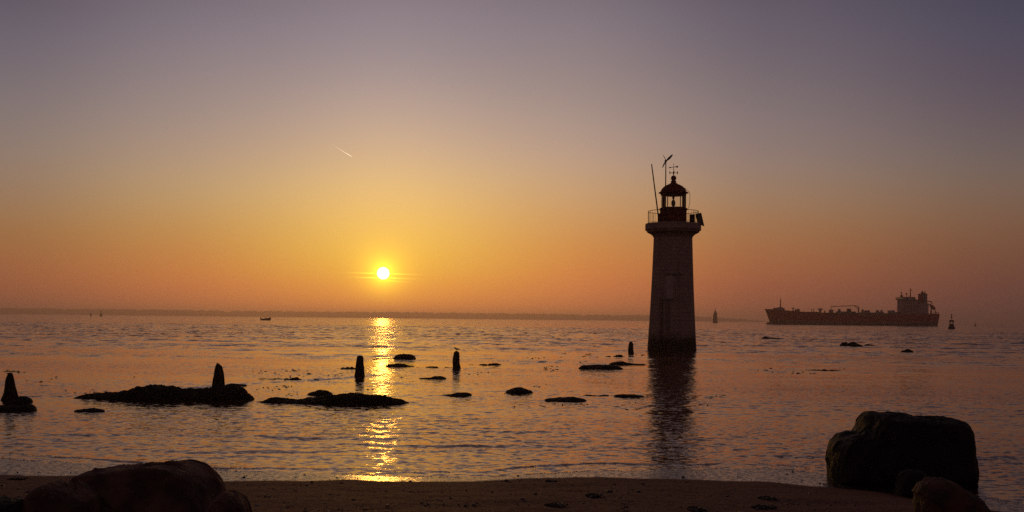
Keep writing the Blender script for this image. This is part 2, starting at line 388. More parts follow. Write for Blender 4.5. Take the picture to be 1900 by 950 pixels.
LEAN = 0.65
def sea_mat():
    m = bpy.data.materials.new('sea_water'); m.use_nodes = True
    t = NT(m.node_tree); b = t.n['Principled BSDF']
    g = t.new('ShaderNodeNewGeometry'); pos = g.outputs['Position']
    sp = t.new('ShaderNodeSeparateXYZ'); t.put(sp.inputs[0], pos); yy = sp.outputs[1]
    b.inputs['IOR'].default_value = 1.333
    b.inputs['Base Color'].default_value = (0.055, 0.031, 0.026, 1)       # silty estuary water
    b.inputs['Specular Tint'].default_value = (1.0, 0.93, 0.88, 1)
    patch = t.noise(t.vmath('MULTIPLY', pos, (0.02, 0.055, 1)), 1.0, 4.0, 0.6)          # calm and ruffled patches
    pch = t.mapr(patch, 0.36, 0.62, 0.42, 1.30)
    off = t.mapr(yy, 40, 220, 0.0, 1.0)                                                # open water is choppier than the lee of the rocks
    n1 = t.noise(t.vmath('MULTIPLY', pos, (4.2, 7.5, 1)), 1.0, 3.0, 0.6, 'Color')
    n2 = t.noise(t.vmath('MULTIPLY', pos, (1.1, 1.1, 1)), 1.0, 3.0, 0.55, 'Color')
    def slope(n, k):
        v = t.vmath('SUBTRACT', n, (0.5, 0.5, 0.5))
        return t.vmath('MULTIPLY', v, k)
    n3 = t.noise(t.vmath('MULTIPLY', pos, (0.7, 0.045, 1)), 1.0, 2.0, 0.55, 'Color')
    v = t.vmath('ADD', slope(n1, (0.64, 0.62, 0.0)), t.vmath('SCALE', slope(n2, (1.05, 1.25, 0.0)), scale=off))
    v = t.vmath('ADD', v, t.vmath('SCALE', slope(n3, (0.26, 0.60, 0.0)), scale=t.mapr(yy, 90, 260, 0.0, 1.0)))
    v = t.vmath('SCALE', v, scale=t.math('MULTIPLY', pch, t.mapr(yy, 20, 150, 0.85, 1.0)))
    sv = t.new('ShaderNodeSeparateXYZ'); t.put(sv.inputs[0], v)               # low over the water only the seaward faces' fronts show: the backs hide behind crests
    far_ = t.mapr(yy, 28, 130, 0.0, 1.0)
    lean = t.math('SUBTRACT', t.math('MULTIPLY', sv.outputs[1], t.mapr(far_, 0, 1, 0.95, 0.55, False)), t.math('MULTIPLY', t.math('ABSOLUTE', sv.outputs[1]), t.mapr(far_, 0, 1, 0.22, LEAN, False)))
    cv = t.new('ShaderNodeCombineXYZ'); t.put(cv.inputs[0], sv.outputs[0]); t.put(cv.inputs[1], lean); v = cv.outputs[0]
    nn = t.vmath('NORMALIZE', t.vmath('ADD', g.outputs['Normal'], v))
    rough = t.math('MULTIPLY', pch, t.mapr(yy, 20, 700, 0.04, 0.12, False))
    df = t.new('ShaderNodeBsdfDiffuse'); df.inputs[0].default_value = (0.060, 0.030, 0.024, 1)        # silty estuary water
    gl = t.new('ShaderNodeBsdfGlossy'); gl.inputs['Color'].default_value = (0.97, 0.82, 0.73, 1); t.put(gl.inputs['Roughness'], rough); t.put(gl.inputs['Normal'], nn)
    fr = t.new('ShaderNodeFresnel'); fr.inputs['IOR'].default_value = 1.333; t.put(fr.inputs['Normal'], nn)
    mx = t.new('ShaderNodeMixShader'); t.put(mx.inputs[0], fr.outputs[0]); t.l.new(df.outputs[0], mx.inputs[1]); t.l.new(gl.outputs[0], mx.inputs[2])
    out = [n for n in t.n if n.type == 'OUTPUT_MATERIAL'][0]; t.l.new(mx.outputs[0], out.inputs['Surface']); t.n.remove(b)
    return m
ry = [14.0]
while ry[-1] < 450: ry.append(ry[-1] + min(0.42, 0.048 * (ry[-1] / 20) ** 1.4))
while ry[-1] < 14000: ry.append(ry[-1] * 1.06)
ry = np.array(ry)
ss = np.concatenate([[-40, -12, -5, -2.5, -1.5], np.linspace(-1, 1, 720), [1.5, 2.5, 5, 12, 40]])
S, Yw = np.meshgrid(ss, ry)
HW = 0.5 * Yw + 5
Xw = S * np.minimum(HW, 3200)
dsx = np.abs(np.gradient(Xw, axis=1)); dsy = np.abs(np.gradient(Yw, axis=0))
Zw = np.zeros_like(Xw)
N = 120
lee = np.clip((Yw - 30) / 70, 0, 1); lee2 = 0.18 + 0.82 * np.clip((Yw - 55) / 90, 0, 1)
dshore = np.clip((Yw - shore_y(Xw)), -2, 60)
for k in range(N):
    wl = np.exp(rng.uniform(np.log(0.2), np.log(5.5))); th = rng.normal(R(90), R(46)); ph = rng.uniform(0, 6.28)
    kx, ky = 2 * math.pi / wl * math.cos(th), 2 * math.pi / wl * math.sin(th)
    slope_amp = 0.0165 * min(1.0, (0.6 / wl) ** 1.0) if wl < 1.6 else 0.013 * lee2
    a = slope_amp * wl / (2 * math.pi)
    fade = np.clip((wl / 2.2 - dsy * abs(math.sin(th)) - dsx * abs(math.cos(th))) / (wl / 4), 0, 1)
    # slow drift of phase keeps crests short
    drift = 1.4 * np.sin(Xw * (0.13 + .03 * (k % 5)) + k) + 1.2 * np.sin(Yw * (0.11 + .02 * (k % 7)) + 2 * k)
    Zw += a * fade * np.sin(kx * Xw + ky * Yw + ph + drift)
slick = np.zeros_like(Xw)                       # calm slicks between ruffled patches
for k in range(9):
    wl = np.exp(rng.uniform(np.log(7), np.log(40))); th = rng.normal(R(90), R(25)); ph = rng.uniform(0, 6.28)
    slick += np.sin(2 * math.pi / wl * (Xw * math.cos(th) * .45 + Yw * math.sin(th)) + ph + 1.2 * np.sin(Xw * .12 + k))
Zw *= np.clip(0.85 + 0.22 * slick, 0.25, 1.5)
Zw *= (0.62 + 0.40 * lee) * np.clip(0.25 + dshore / 5, 0.12, 1)
# low swells arriving at the beach
for (px, py, lam, amp, wx, wy, tilt) in ((560, 812, 1.5, .030, 5.0, 1.3, .03), (870, 828, 1.2, .028, 3.6, 1.0, -.05), (480, 838, 1.1, .020, 4.0, 1.0, .05),
                                        (1480, 848, 1.1, .022, 2.0, 0.8, -.10), (950, 800, 1.3, .012, 6.0, 1.5, 0), (1150, 830, 1.0, .012, 5.0, 1.5, .02),
                                        (1850, 850, 1.2, .022, 2.5, 1.5, .12), (200, 738, 1.8, .03, 5, 1.2, -.06), (180, 808, 1.3, .018, 2.5, .8, .05)):
    p = onwater(px, py); dx = Xw - p.x; dy = Yw - p.y - tilt * dx + 0.22 * np.sin(dx * .9 + px) + 0.10 * np.sin(dx * 2.3 + 2 * px)
    Zw += .72 * amp * np.exp(-(dx / (.7 * wx)) ** 2 - (dy / wy) ** 2) * np.sin(2 * math.pi * dy / lam + .6 * np.sin(dx * .6))
# thin lip of the last spent wave along the sand
e_ = dshore - (0.75 + 0.35 * np.sin(Xw * .37 + 1) + .18 * np.sin(Xw * 1.1) + .05 * np.sin(Xw * 3.1))
Zw += (0.013 + .008 * np.sin(Xw * .6)) * np.exp(-np.where(e_ > 0, e_ / .30, e_ / .09) ** 2) * (np.abs(Xw) < 25)
# long ripples trailing along the drowned row of posts
POSTS = [(18, 741), (405, 716), (667, 698), (847, 686), (1170, 655), (1246, 649)]
pp = [onwater(*p) for p in POSTS]
lx = np.array([-25.0] + [p.x for p in pp] + [40.0]); ly = np.array([pp[0].y - 4] + [p.y for p in pp] + [pp[-1].y + 40])
dl = Yw - np.interp(Xw, lx, ly) + 0.5 * np.sin(Xw * .5) + 0.25 * np.sin(Xw * 1.7)
lam_l = np.maximum(1.2, Yw * 0.03)
Zw += 0.042 * np.exp(-(dl / lam_l) ** 2) * np.cos(2 * math.pi * dl / (1.3 * lam_l)) * (0.5 + 0.5 * np.sin(Xw * .33 + 1.0) * np.sin(Xw * .81)) * (Yw < 130)
sea = grid_mesh('sea', Xw, Yw, Zw, sea_mat()); tag(sea, kind='structure')

# ------------------------------------------------------------------ far shore
def coast_h(px):
    return np.interp(px, [-600, 0, 200, 420, 560, 711, 1000, 1150, 1200, 1300, 1345, 1380, 1440], [13, 11.3, 11.6, 11, 10.2, 11.4, 11.2, 9.6, 10.6, 9, 6.5, 5, 0.2])
DC = 10800.0
bm_ = MB(); xs_ = np.linspace(-700, 1450, 300)
rows = []
for px in xs_:
    u = (px - PX) / F * DC; h = float(coast_h(px)) * DC / F * 0.72 + 1
    rows.append([(u, DC - 120, -1.0), (u, DC, h * .6), (u, DC + 300, h), (u, DC + 900, h * .8), (u, DC + 1500, -1.0)])
vs = [p for r in rows for p in r]; fs = []
for i in range(len(rows) - 1):
    for j in range(4): a = i * 5 + j; fs.append((a, a + 5, a + 6, a + 1))
tag(bm_.add(vs, fs).build('far_shore', M['woodland'], smooth=True), kind='structure')
wood = MB(); rr = random.Random(4)
for i in range(900):
    px = rr.uniform(-650, 1425); h = float(coast_h(px)) * DC / F
    dd = DC + rr.uniform(60, 320); u = (px - PX) / F * dd
    r = rr.uniform(12, 30) * (.4 + .6 * min(1, h / 36)); top = h * rr.uniform(.82, 1.0) + (rr.uniform(0, 6) if rr.random() < .12 else 0)
    o = len(wood.v)
    wood.ball((u, dd, max(2, top - r * .55)), r, 7, (rr.uniform(.8, 2.2), 1, .75))
tag(wood.build('far_wood', M['woodland'], smooth=True), 'hazy wooded skyline along the low far shore', 'woodland', kind='stuff')

# ------------------------------------------------------------------ lighthouse
LD = wdist(1246.5, 650.0); K = LD / F
lp = onwater(1246.5, 650.0); LX = lp.x
def lz(py): return (650.0 - py) * K
lh = empty('lighthouse', (lp.x, lp.y, 0), 'tall tapering stone lighthouse with a red domed lantern standing in the shallow sea', 'lighthouse')
def lpx(r): return r * K
# tower with uv for the courses
tw = MB(); prof = [(lpx(45.6), -1.5)]
for i in range(31):
    t = i / 30; prof.append((lpx(45.2 - 9.6 * t - 0.9 * math.sin(math.pi * t)), lz(650 - 208 * t)))
tw.lathe(prof, 96)
tower = tw.build('tower', M['masonry'], lh, smooth=True)
def cyl_uv(o, ref):
    me = o.data; uvl = me.uv_layers.new(name='UVMap'); 
    for p in me.polygons:
        us = []
        for li in p.loop_indices:
            c = me.vertices[me.loops[li].vertex_index].co; us.append([math.atan2(c.y, c.x) + math.pi / 2, c.z])
        for q in us: q[0] = (q[0] + math.pi) % (2 * math.pi) - math.pi
        if max(q[0] for q in us) - min(q[0] for q in us) > math.pi:
            for q in us: q[0] = q[0] + 2 * math.pi if q[0] < 0 else q[0]
        for li, q in zip(p.loop_indices, us): uvl.data[li].uv = (q[0] * ref, q[1])
cyl_uv(tower, lpx(40))
co = MB().lathe([(lpx(34), lz(444)), (lpx(35.6), lz(442)), (lpx(36.6), lz(439.5)), (lpx(38.5), lz(437)), (lpx(41.5), lz(434.5)), (lpx(45), lz(433)), (lpx(48.2), lz(431)), (lpx(48.6), lz(428)), (lpx(40), lz(427.9))], 96).build('corbel', M['masonry'], lh, smooth=False)
cyl_uv(co, lpx(40))
cs = MB().lathe([(lpx(44), lz(428.1)), (lpx(50.8), lz(428)), (lpx(51.4), lz(426.6)), (lpx(51.4), lz(417)), (lpx(50.6), lz(415.5)), (lpx(20), lz(415.2))], 96).build('gallery_slab', M['masonry'], lh)
cyl_uv(cs, lpx(50))
rail = MB(); zg = lz(415.4); zr = lz(392.5); rr_ = lpx(46.3)
rail.torus((0, 0, zr), rr_, .03); rail.torus((0, 0, zg + .12), rr_, .02)
for i in range(40):
    t = 2 * math.pi * i / 40; r = .028 if i % 5 == 0 else .013
    rail.rod((rr_ * math.cos(t), rr_ * math.sin(t), zg), (rr_ * math.cos(t), rr_ * math.sin(t), zr), r, n=6)
rail.build('railing', M['dark_metal'], lh)
drum = MB().lathe([(lpx(25.6), lz(415.3)), (lpx(25.6), lz(413)), (lpx(24.8), lz(412)), (lpx(24.6), lz(391)), (lpx(25.6), lz(389.8)), (lpx(25.6), lz(387)), (lpx(22), lz(385.3)), (lpx(5), lz(384.6))], 48).build('lantern_base', M['red_paint'], lh, smooth=False)
MB().box((lpx(-25.5), -lpx(8), lz(405.5)), (lpx(4.5), .06, lpx(17)), rz=R(25)).build('door', M['red_paint'], lh)
for xb, side in ((-20.6, -1), (-13.2, -1), (15.6, -1), (22.0, -1), (-20.6, 1), (-13.2, 1), (15.6, 1), (22.0, 1)):
    gz = MB()
    t = side * math.acos(xb / 22.6)
    gz.rod((lpx(22.6) * math.cos(t), lpx(22.6) * math.sin(t), lz(385.6)), (lpx(22.6) * math.cos(t), lpx(22.6) * math.sin(t), lz(361)), .05, n=6)
    gz.build('glazing_bar', M['red_paint'], lh)
MB().lathe([(lpx(22.0), lz(385.6)), (lpx(22.0), lz(361))], 48, cap=False).build('lantern_glass', M['glass'], lh, smooth=True)
roof = MB().lathe([(lpx(20), lz(362.6)), (lpx(23.4), lz(362.6)), (lpx(23.6), lz(359.2)), (lpx(27.6), lz(358.4)), (lpx(27.4), lz(357.4)), (lpx(24.2), lz(356)), (lpx(22.8), lz(352.4)), (lpx(20.4), lz(349)), (lpx(16.8), lz(345.8)), (lpx(12.2), lz(343.2)), (lpx(8), lz(341.4)), (lpx(5.6), lz(339.6)), (lpx(4.4), lz(337.8)), (lpx(5.4), lz(337.2)), (lpx(5.4), lz(336.4)), (lpx(3.8), lz(335.4)), (lpx(3.4), lz(334.6))], 48).build('dome_roof', M['red_paint'], lh, smooth=True)
MB().ball((0, 0, lz(330.6)), lpx(5.1), 24).build('finial_ball', M['red_paint'], roof, smooth=True)
vane = MB().rod((0, 0, lz(327)), (0, 0, lz(303.5)), .04, .02).build('weather_vane', M['dark_metal'], lh)
a_ = MB(); a_.rod((lpx(-7.5), 0, lz(320.6)), (lpx(7.2), 0, lz(320.6)), .03); a_.rod((0, lpx(-7.2), lz(320.6)), (0, lpx(7.2), lz(320.6)), .03)
for x in (-7, 7): a_.box((lpx(x), 0, lz(320.5)), (.09, .04, lpx(5)))
for y in (-7, 7): a_.box((0, lpx(y), lz(320.5)), (.04, .09, lpx(5)))
a_.build('cardinal_arms', M['dark_metal'], vane)
w_ = MB().rod((lpx(-7), 0, lz(311)), (lpx(6.5), 0, lz(309)), .03); w_.prism([(lpx(2.8), lz(310.2)), (lpx(8), lz(311)), (lpx(8), lz(307.2)), (lpx(5), lz(308.2))], -.02, .02); w_.ball((lpx(-7), 0, lz(311)), .09, 8)
w_.build('arrow', M['dark_metal'], vane)
la = MB().lathe([(lpx(5), lz(384.7)), (lpx(3), lz(384)), (lpx(1.2), lz(383.5)), (lpx(2.8), lz(382)), (lpx(4.1), lz(378)), (lpx(3.6), lz(374)), (lpx(1.8), lz(371)), (lpx(1.0), lz(370)), (lpx(2.4), lz(368)), (lpx(2.2), lz(365)), (lpx(1.2), lz(363))], 20).build('lamp', M['grey_metal'], lh, smooth=True)
MB().path([(lpx(20.5), lpx(-4), lz(349)), (lpx(28.5), lpx(-4), lz(356.5)), (lpx(30), lpx(-4), lz(362)), (lpx(29.8), lpx(-4), lz(375)), (lpx(28), lpx(-4), lz(386)), (lpx(25.2), lpx(-4), lz(388))], .022).build('cable', M['dark_metal'], lh)
# blind window and slot on the landward face, set just proud of the wall
def tower_r(py):
    t = (650 - py) / 208; return lpx(45.2 - 9.6 * t - 0.9 * math.sin(math.pi * t))
def facade(name, x0, x1, y0, y1, material, proud, parent=lh):
    b = MB(); vs = []; n = 6; m = 8
    for j in range(m + 1):
        py = y0 + (y1 - y0) * j / m; r = tower_r(py)
        for i in range(n + 1):
            x = lpx(x0 + (x1 - x0) * i / n); vs.append((x, -math.sqrt(r * r - x * x) - proud, lz(py)))
    k = len(vs); vs += [(x, y + proud + .15, z) for x, y, z in vs]
    fs = []
    for j in range(m):
        for i in range(n): q = j * (n + 1) + i; fs.append((q, q + 1, q + n + 2, q + n + 1)); fs.append((k + q, k + q + n + 1, k + q + n + 2, k + q + 1))
    rim = [i for i in range(n + 1)] + [(j) * (n + 1) + n for j in range(1, m + 1)] + [m * (n + 1) + i for i in range(n - 1, -1, -1)] + [j * (n + 1) for j in range(m - 1, 0, -1)]
    for a, c in zip(rim, rim[1:] + rim[:1]): fs.append((a, c, k + c, k + a))
    return b.add(vs, fs).build(name, material, parent)
fw = facade('window_frame', -19.5, 13, 508.5, 512, mat('trim_stone', (0.14, 0.12, 0.115), .8), .10)
wn = facade('blind_window', -16.8, -5, 511, 555, mat('pale_render', (0.40, 0.32, 0.34), .7, vary=.15), .03)
facade('slot', -18, -9.4, 557, 621, mat('dark_slot', (0.19, 0.14, 0.135), .8), .02)
facade('sill', -27, -3, 554.5, 557.2, mat('sill_stone', (0.15, 0.125, 0.12), .8), .12)
lad = MB()
for x in (-27, -22.6):
    lad.path([(lpx(x), -math.sqrt(tower_r(py) ** 2 - lpx(x) ** 2) - .12, lz(py)) for py in (557, 590, 624, 648)], .025)
for i in range(22):
    py = 560 + i * 4; lad.rod(*[(lpx(x), -math.sqrt(tower_r(py) ** 2 - lpx(x) ** 2) - .12, lz(py)) for x in (-27, -22.6)], .015, n=5)
lad.build('ladder', M['dark_metal'], lh)
# kit mounted on the gallery
wtb = empty('wind_turbine', (lp.x + lpx(-19.8), lp.y + lpx(-37), zg), 'slim mast with a small three blade wind turbine on the lighthouse gallery', 'wind turbine')
hz = lz(305) - zg
MB().rod((0, 0, 0), (0, 0, hz), .075, .055, n=10).build('mast', M['dark_metal'], wtb)
MB().ball((0, .1, hz + .05), .17, 12, (.8, 1, .8)).rod((0, -.25, hz + .05), (0, .35, hz + .05), .12, .07).build('nacelle', M['dark_metal'], wtb, smooth=True)
for (ex, ez, w, yy_) in ((11.5, 11.5, .26, -.25), (-6.3, 10.5, .06, -.3), (-6.6, -13, .15, -.2)):
    e = Vector((lpx(ex), yy_, hz + .05 + lpx(ez))); c = Vector((0, -.2, hz + .05)); d = (e - c); nrm = Vector((-d.z, 0, d.x)).normalized()
    b = MB(); pts = [(0, .25), (.2, .8), (.45, 1.0), (.8, .75), (1, .25)]; vs = []
    for q, s_ in pts:
        for yo in (-.025, .025):
            vs += [c + d * q + nrm * (w * s_ * .35) + Vector((0, yo, 0)), c + d * q - nrm * (w * s_ * .65) + Vector((0, yo, 0))]
    fs = []
    for i in range(4):
        o = i * 4; fs += [(o, o + 1, o + 5, o + 4), (o + 2, o + 6, o + 7, o + 3), (o, o + 4, o + 6, o + 2), (o + 1, o + 3, o + 7, o + 5)]
    fs += [(0, 2, 3, 1), (16, 17, 19, 18)]
    b.add(vs, fs).build('blade', M['dark_metal'], wtb)
ap = empty('antenna_pole', (lp.x + lpx(-30), lp.y + lpx(-30), zg), 'long bare pole leaning outwards from the lighthouse gallery rail', 'pole')
MB().rod((0, 0, 0), (lpx(-15.5), -.3, lz(310) - zg), .085, .06, n=10).build('pole', M['dark_metal'], ap)
MB().lathe([(.16, 0), (.16, .06), (.1, .12)], 12).build('foot', M['dark_metal'], ap)
sp_ = empty('solar_panel', (lp.x + lpx(46), lp.y + lpx(-12), zg), 'dark slanted panel hung outside the right of the lighthouse gallery rail', 'solar panel')
q = [(-8, 17.5), (3, 19.5), (9, -5.5), (-4.5, -1)]
MB().prism([(lpx(a), lpx(b_)) for a, b_ in q], -.35, -.29).build('panel', M['panel'], sp_)
MB().path([(lpx(-3), -.28, lpx(2)), (lpx(-2), .3, lpx(6))], .03).build('bracket', M['dark_metal'], sp_)
MB().path([(lpx(3), -.28, lpx(12)), (lpx(2), .3, lpx(12))], .03).build('bracket', M['dark_metal'], sp_)
cb = empty('equipment_box', (lp.x + lpx(32), lp.y + lpx(-20), zg), 'dark upright equipment box between lantern base and slanted panel', 'cabinet')
MB().box((0, 0, lpx(7.6)), (lpx(9), .5, lpx(15.2))).build('cabinet', M['dark_metal'], cb, bevel=.02)
MB().box((lpx(-.0), 0, lpx(15.5)), (lpx(9.6), .56, .05)).build('lid', M['dark_metal'], cb)

# ------------------------------------------------------------------ rocks, reefs and posts
GR = 'dark weedy rocks breaking the water off the beach'
def reef(prof, base, depth, label, material=M['weed_rock'], lump=0.16, seed=0, name='rock', cat='rock', group=GR, broken=False):
    """low rock: ridge line given along its length, rounded across, knobbly all over"""
    xs = [p[0] for p in prof]; mid = 0.5 * (xs[0] + xs[-1])
    d0 = wdist(mid, base); s = d0 / F
    n = max(40, min(260, int((xs[-1] - xs[0]) * 1.1))); m = 30
    org = onwater(mid, base); b = MB(); vs = []
    for i in range(n + 1):
        px = xs[0] + (xs[-1] - xs[0]) * i / n
        bl = base + (px - mid) * 0.0105
        top = float(np.interp(px, xs, [p[1] for p in prof])); h = max(0.0, (bl - top)) * s * (.5 if broken else .74)
        h *= min(1.0, (min(i, n - i) / n) / .06) ** .7
        if broken: h *= max(0.0, min(1.6, .75 + 1.9 * noise.noise(Vector((i * s * 1.9, seed * 5.7, .3))) + 1.1 * noise.noise(Vector((i * s * 6.0, seed * 2.7, .9)))))
        e = math.sin(math.pi * min(1, max(0, i / n))) ** .5
        w = depth * (0.35 + 0.65 * e) * (1 + .35 * noise.noise(Vector((i * .11, seed * 3.3, 0))))
        if i in (0, n): w *= .15
        for j in range(m + 1):
            t = math.pi * j / m
            y = -math.cos(t) * w * .5; z = math.sin(t) ** .75 * (h + .05) - .06
            x = (px - mid) * s
            p = Vector((x, y, z)); k = Vector((x + seed * 13.7, y + org.y, z * 1.5))
            amp = lump * min(1.0, .25 + h * 1.6) * math.sin(t)
            z += amp * (0.45 * noise.noise(k * 1.6) + .40 * noise.noise(k * 4.2) + .45 * abs(noise.noise(k * 9.0)) + .25 * noise.noise(k * 18.0))
            y += amp * .9 * noise.noise(k * 3 + Vector((7, 3, 1)))
            x += amp * .5 * noise.noise(k * 4 + Vector((1, 9, 4)))
            if j in (0, m): z = -.5
            vs.append((x, y, z))
    fs = [(i * (m + 1) + j, (i + 1) * (m + 1) + j, (i + 1) * (m + 1) + j + 1, i * (m + 1) + j + 1) for i in range(n) for j in range(m)]
    fs += [tuple(range(m, -1, -1)), tuple(n * (m + 1) + j for j in range(m + 1))]
    o = b.add(vs, fs).build(name, material, smooth=False)
    o.location = (org.x * (1 + .6 * depth / org.y), org.y + depth * .60, 0)
    return tag(o, label, cat, group)

reef([(134,740),(145,736),(165,732),(210,729),(240,723),(258,716),(285,713),(299,714),(303,717),(309,714),(325,714),(345,720),(372,722),(385,719),(400,714),(415,711),(432,713),(450,716),(463,723),(475,731)], 744, 2.2,
     'largest long dark reef with the pointed post standing near its right end', seed=1, lump=.2)
reef([(418,714),(428,711),(440,712),(455,714),(458,716)], 717, .9, 'small flat rock behind the right end of the longest reef', seed=2, lump=.06)
reef([(473,748),(486,746),(498,741),(509,738.5),(528,742),(548,744),(565,741),(600,736),(615,732),(632,728),(660,729),(690,733),(710,733),(735,739),(755,744),(764,747)], 751, 1.8,
     'long dark humped reef across the sun glitter nearest the beach', seed=3, lump=.18)
reef([(570,731),(580,727),(592,723),(606,725),(618,731)], 734, 1.2, 'small dark rock just behind the humped reef left of the glitter', seed=4, lump=.12)
reef([(730,662),(735,657),(748,654),(760,655),(768,658),(772,663)], 667, 2.0, 'rounded dark rock at the right edge of the sun glitter, farthest one there', seed=5, lump=.12)
reef([(716,677),(728,675),(738,673),(750,675),(760,679),(770,680)], 681, 1.6, 'flat dark rock just below the rounded rock beside the glitter', seed=6, lump=.1)
reef([(624,682),(640,681),(652,680),(663,683)], 685, 1.2, 'low weedy streak of rock touching the left of the flat topped stump', seed=7, lump=.08, broken=True)
reef([(776,702),(797,701),(806,697.5),(816,697),(829,701)], 704, 1.2, 'small low rock in front of the stump with the gull', seed=8, lump=.1)
reef([(815,735),(836,733),(848,729),(862,727.5),(877,731)], 736, 1.2, 'low dark rock with a trailing left tail, right of the humped reef', seed=9, lump=.1)
reef([(937,728),(948,722),(958,719),(966,718),(978,723),(990,728)], 731, 1.6, 'peaked dark rock alone in calm water near picture centre', seed=10, lump=.16)
reef([(1008,743),(1020,740),(1035,739),(1050,738),(1062,736),(1072,739),(1090,742)], 746, 1.5, 'low dark ridge of rock in front of the peaked rock', seed=11, lump=.12)
reef([(1072,681),(1082,677),(1100,677),(1120,676),(1140,677),(1158,683)], 686, 2.4, 'broad flat dark rock left of the lighthouse foot', seed=12, lump=.14)
reef([(1128,676),(1140,671),(1152,669),(1165,673),(1178,675),(1200,676)], 677.5, 1.8, 'small domed rock close behind the broad flat rock by the lighthouse', seed=13, lump=.12)
reef([(1080,734),(1100,731.5),(1120,732),(1132,734)], 735.5, .9, 'thin weedy rock strip between two low ridges below the lighthouse reflection', seed=14, lump=.07, broken=True)
reef([(1138,735),(1155,731),(1170,731.5),(1197,736)], 738, 1.1, 'low ragged rock at the left edge of the lighthouse reflection', seed=15, lump=.1)
reef([(1413,627),(1420,624),(1430,626),(1440,626.5),(1455,629)], 629.5, 3.5, 'low flat rock out beneath the bow of the ship', seed=16, lump=.3)
reef([(1559,641),(1564,637),(1568,633.5),(1573,637),(1576,641)], 643, 3.0, 'steep pointed rock, left half of the twin rocks below the ship', seed=17, lump=.35)
reef([(1572,641),(1577,635),(1584,633.5),(1590,637),(1599,642)], 643.4, 3.0, 'broader humped rock, right half of the twin rocks below the ship', seed=18, lump=.35)
reef([(1604,640),(1610,638),(1616,639),(1624,641)], 641.5, 2.2, 'small low rock just right of the twin rocks', seed=19, lump=.2)
reef([(1672,652),(1680,648),(1684,645.5),(1688,648),(1694,652)], 653.5, 1.8, 'lone small pyramid shaped rock below the ship stern', seed=20, lump=.15)
reef([(1484,686),(1510,684),(1530,685),(1562,687)], 688.5, 1.2, 'faint weed covered strip awash between lighthouse and big right boulder', seed=21, lump=.07, broken=True)
reef([(138,762),(155,759),(172,757),(182,759),(194,763)], 765.5, .9, 'small flat rock in front of the longest reef', seed=22, lump=.08)
reef([(-30,752),(0,751),(20,752),(40,750),(52,749),(60,753),(66,758)], 765, 1.2, 'dark flat slab of rock at left edge in front of the leftmost stump', seed=23, lump=.1)
reef([(22,746),(34,736),(43,734),(52,737),(58,745)], 749, 1.0, 'rounded rock leaning against the right foot of the leftmost stump', seed=24, lump=.12)
reef([(450,705),(480,703),(520,701),(560,698.5)], 704.5, .9, 'thin rubble streak trailing right from the longest reef', seed=25, lump=.05, broken=True)
reef([(690,666),(706,664.5),(732,664)], 666.8, 1.4, 'thin dark streak touching the left of the rounded rock', seed=26, lump=.06, broken=True)
reef([(770,681),(800,680),(840,679)], 682.5, 1.2, 'thin rubble line leading up to the gull stump', seed=27, lump=.06, broken=True)
reef([(856,677.5),(890,675.5),(932,673)], 678, 1.2, 'thin rubble line running right from the gull stump', seed=28, lump=.06, broken=True)
reef([(1040,663),(1090,660.5),(1130,659),(1162,656)], 662.5, 1.4, 'thin rubble line left of the stump beside the lighthouse', seed=29, lump=.06, broken=True)
reef([(0,689),(20,687.5),(38,687)], 690, .9, 'thin dark weed covered streak beyond the leftmost stump', seed=30, lump=.05, broken=True)

def stump(prof, base, label, seed=0, depth=None, notch=None):
    """weathered tapering stump: prof = [(left, right, row)] from foot to head"""
    cx = .5 * (prof[0][0] + prof[0][1]); s = wdist(cx, base) / F; org = onwater(cx, base)
    n = 20; b = MB(); vs = []; rows = []
    for a, c in zip(prof, prof[1:]):
        for q in range(4): rows.append([a[i] + (c[i] - a[i]) * q / 4 for i in range(3)])
    rows.append(list(prof[-1]))
    rows.insert(0, [rows[0][0] - 1, rows[0][1] + 1, base + 9])
    for (l, r, py) in rows:
        rx = (r - l) / 2 * s; xx = ((l + r) / 2 - cx) * s; z = (base - py) * s
        for i in range(n):
            t = 2 * math.pi * i / n
            k = 1 + .30 * noise.noise(Vector((math.cos(t) * 1.4 + seed * 5, math.sin(t) * 1.4, z * 2.2))) + .18 * noise.noise(Vector((math.cos(t) * 5, math.sin(t) * 5 + seed, z * 1.0)))
            vs.append((xx + rx * k * math.cos(t), rx * .9 * k * math.sin(t), z + (.05 * noise.noise(Vector((math.cos(t) * 2, math.sin(t) * 2, seed * 3.1))) if py == rows[-1][2] else 0)))
    k = len(rows); fs = [(j * n + i, j * n + (i + 1) % n, (j + 1) * n + (i + 1) % n, (j + 1) * n + i) for j in range(k - 1) for i in range(n)]
    fs += [tuple(range(n - 1, -1, -1)), tuple((k - 1) * n + i for i in range(n))]
    o = b.add(vs, fs).build('old_stump', M['old_wood'], smooth=False); o.location = org
    tag(o, label, 'post', 'row of old stumps standing in the shallows'); return o, s, org
stump([(5,32,742),(7,30,725),(11,25,703),(14,23,694),(15,21,692)], 742, 'broad stump at left edge tapering to a blunt notched tip', 1)
stump([(394,416,722),(395,415,705),(397,413,690),(400,411,680),(401.5,406,675),(401.5,403,673.5)], 722, 'pointed stump rising from the right end of the longest reef', 2)
stump([(658.5,676,698),(659,675,682),(661,674,668),(662,673,661.5),(664,671,660)], 698, 'flat topped stump standing alone just left of the sun glitter', 3)
gs, gsc, gorg = stump([(839,854,684),(839.5,853.5,672),(841,852.5,658),(841.5,852,654),(845,848.5,651.5)], 684, 'stump with a small gull perched on its top', 4)
stump([(1165,1175.5,656),(1165.5,1175,646),(1167,1174,637),(1168,1172,634)], 656, 'narrow distant stump beside the left foot of the lighthouse', 5)

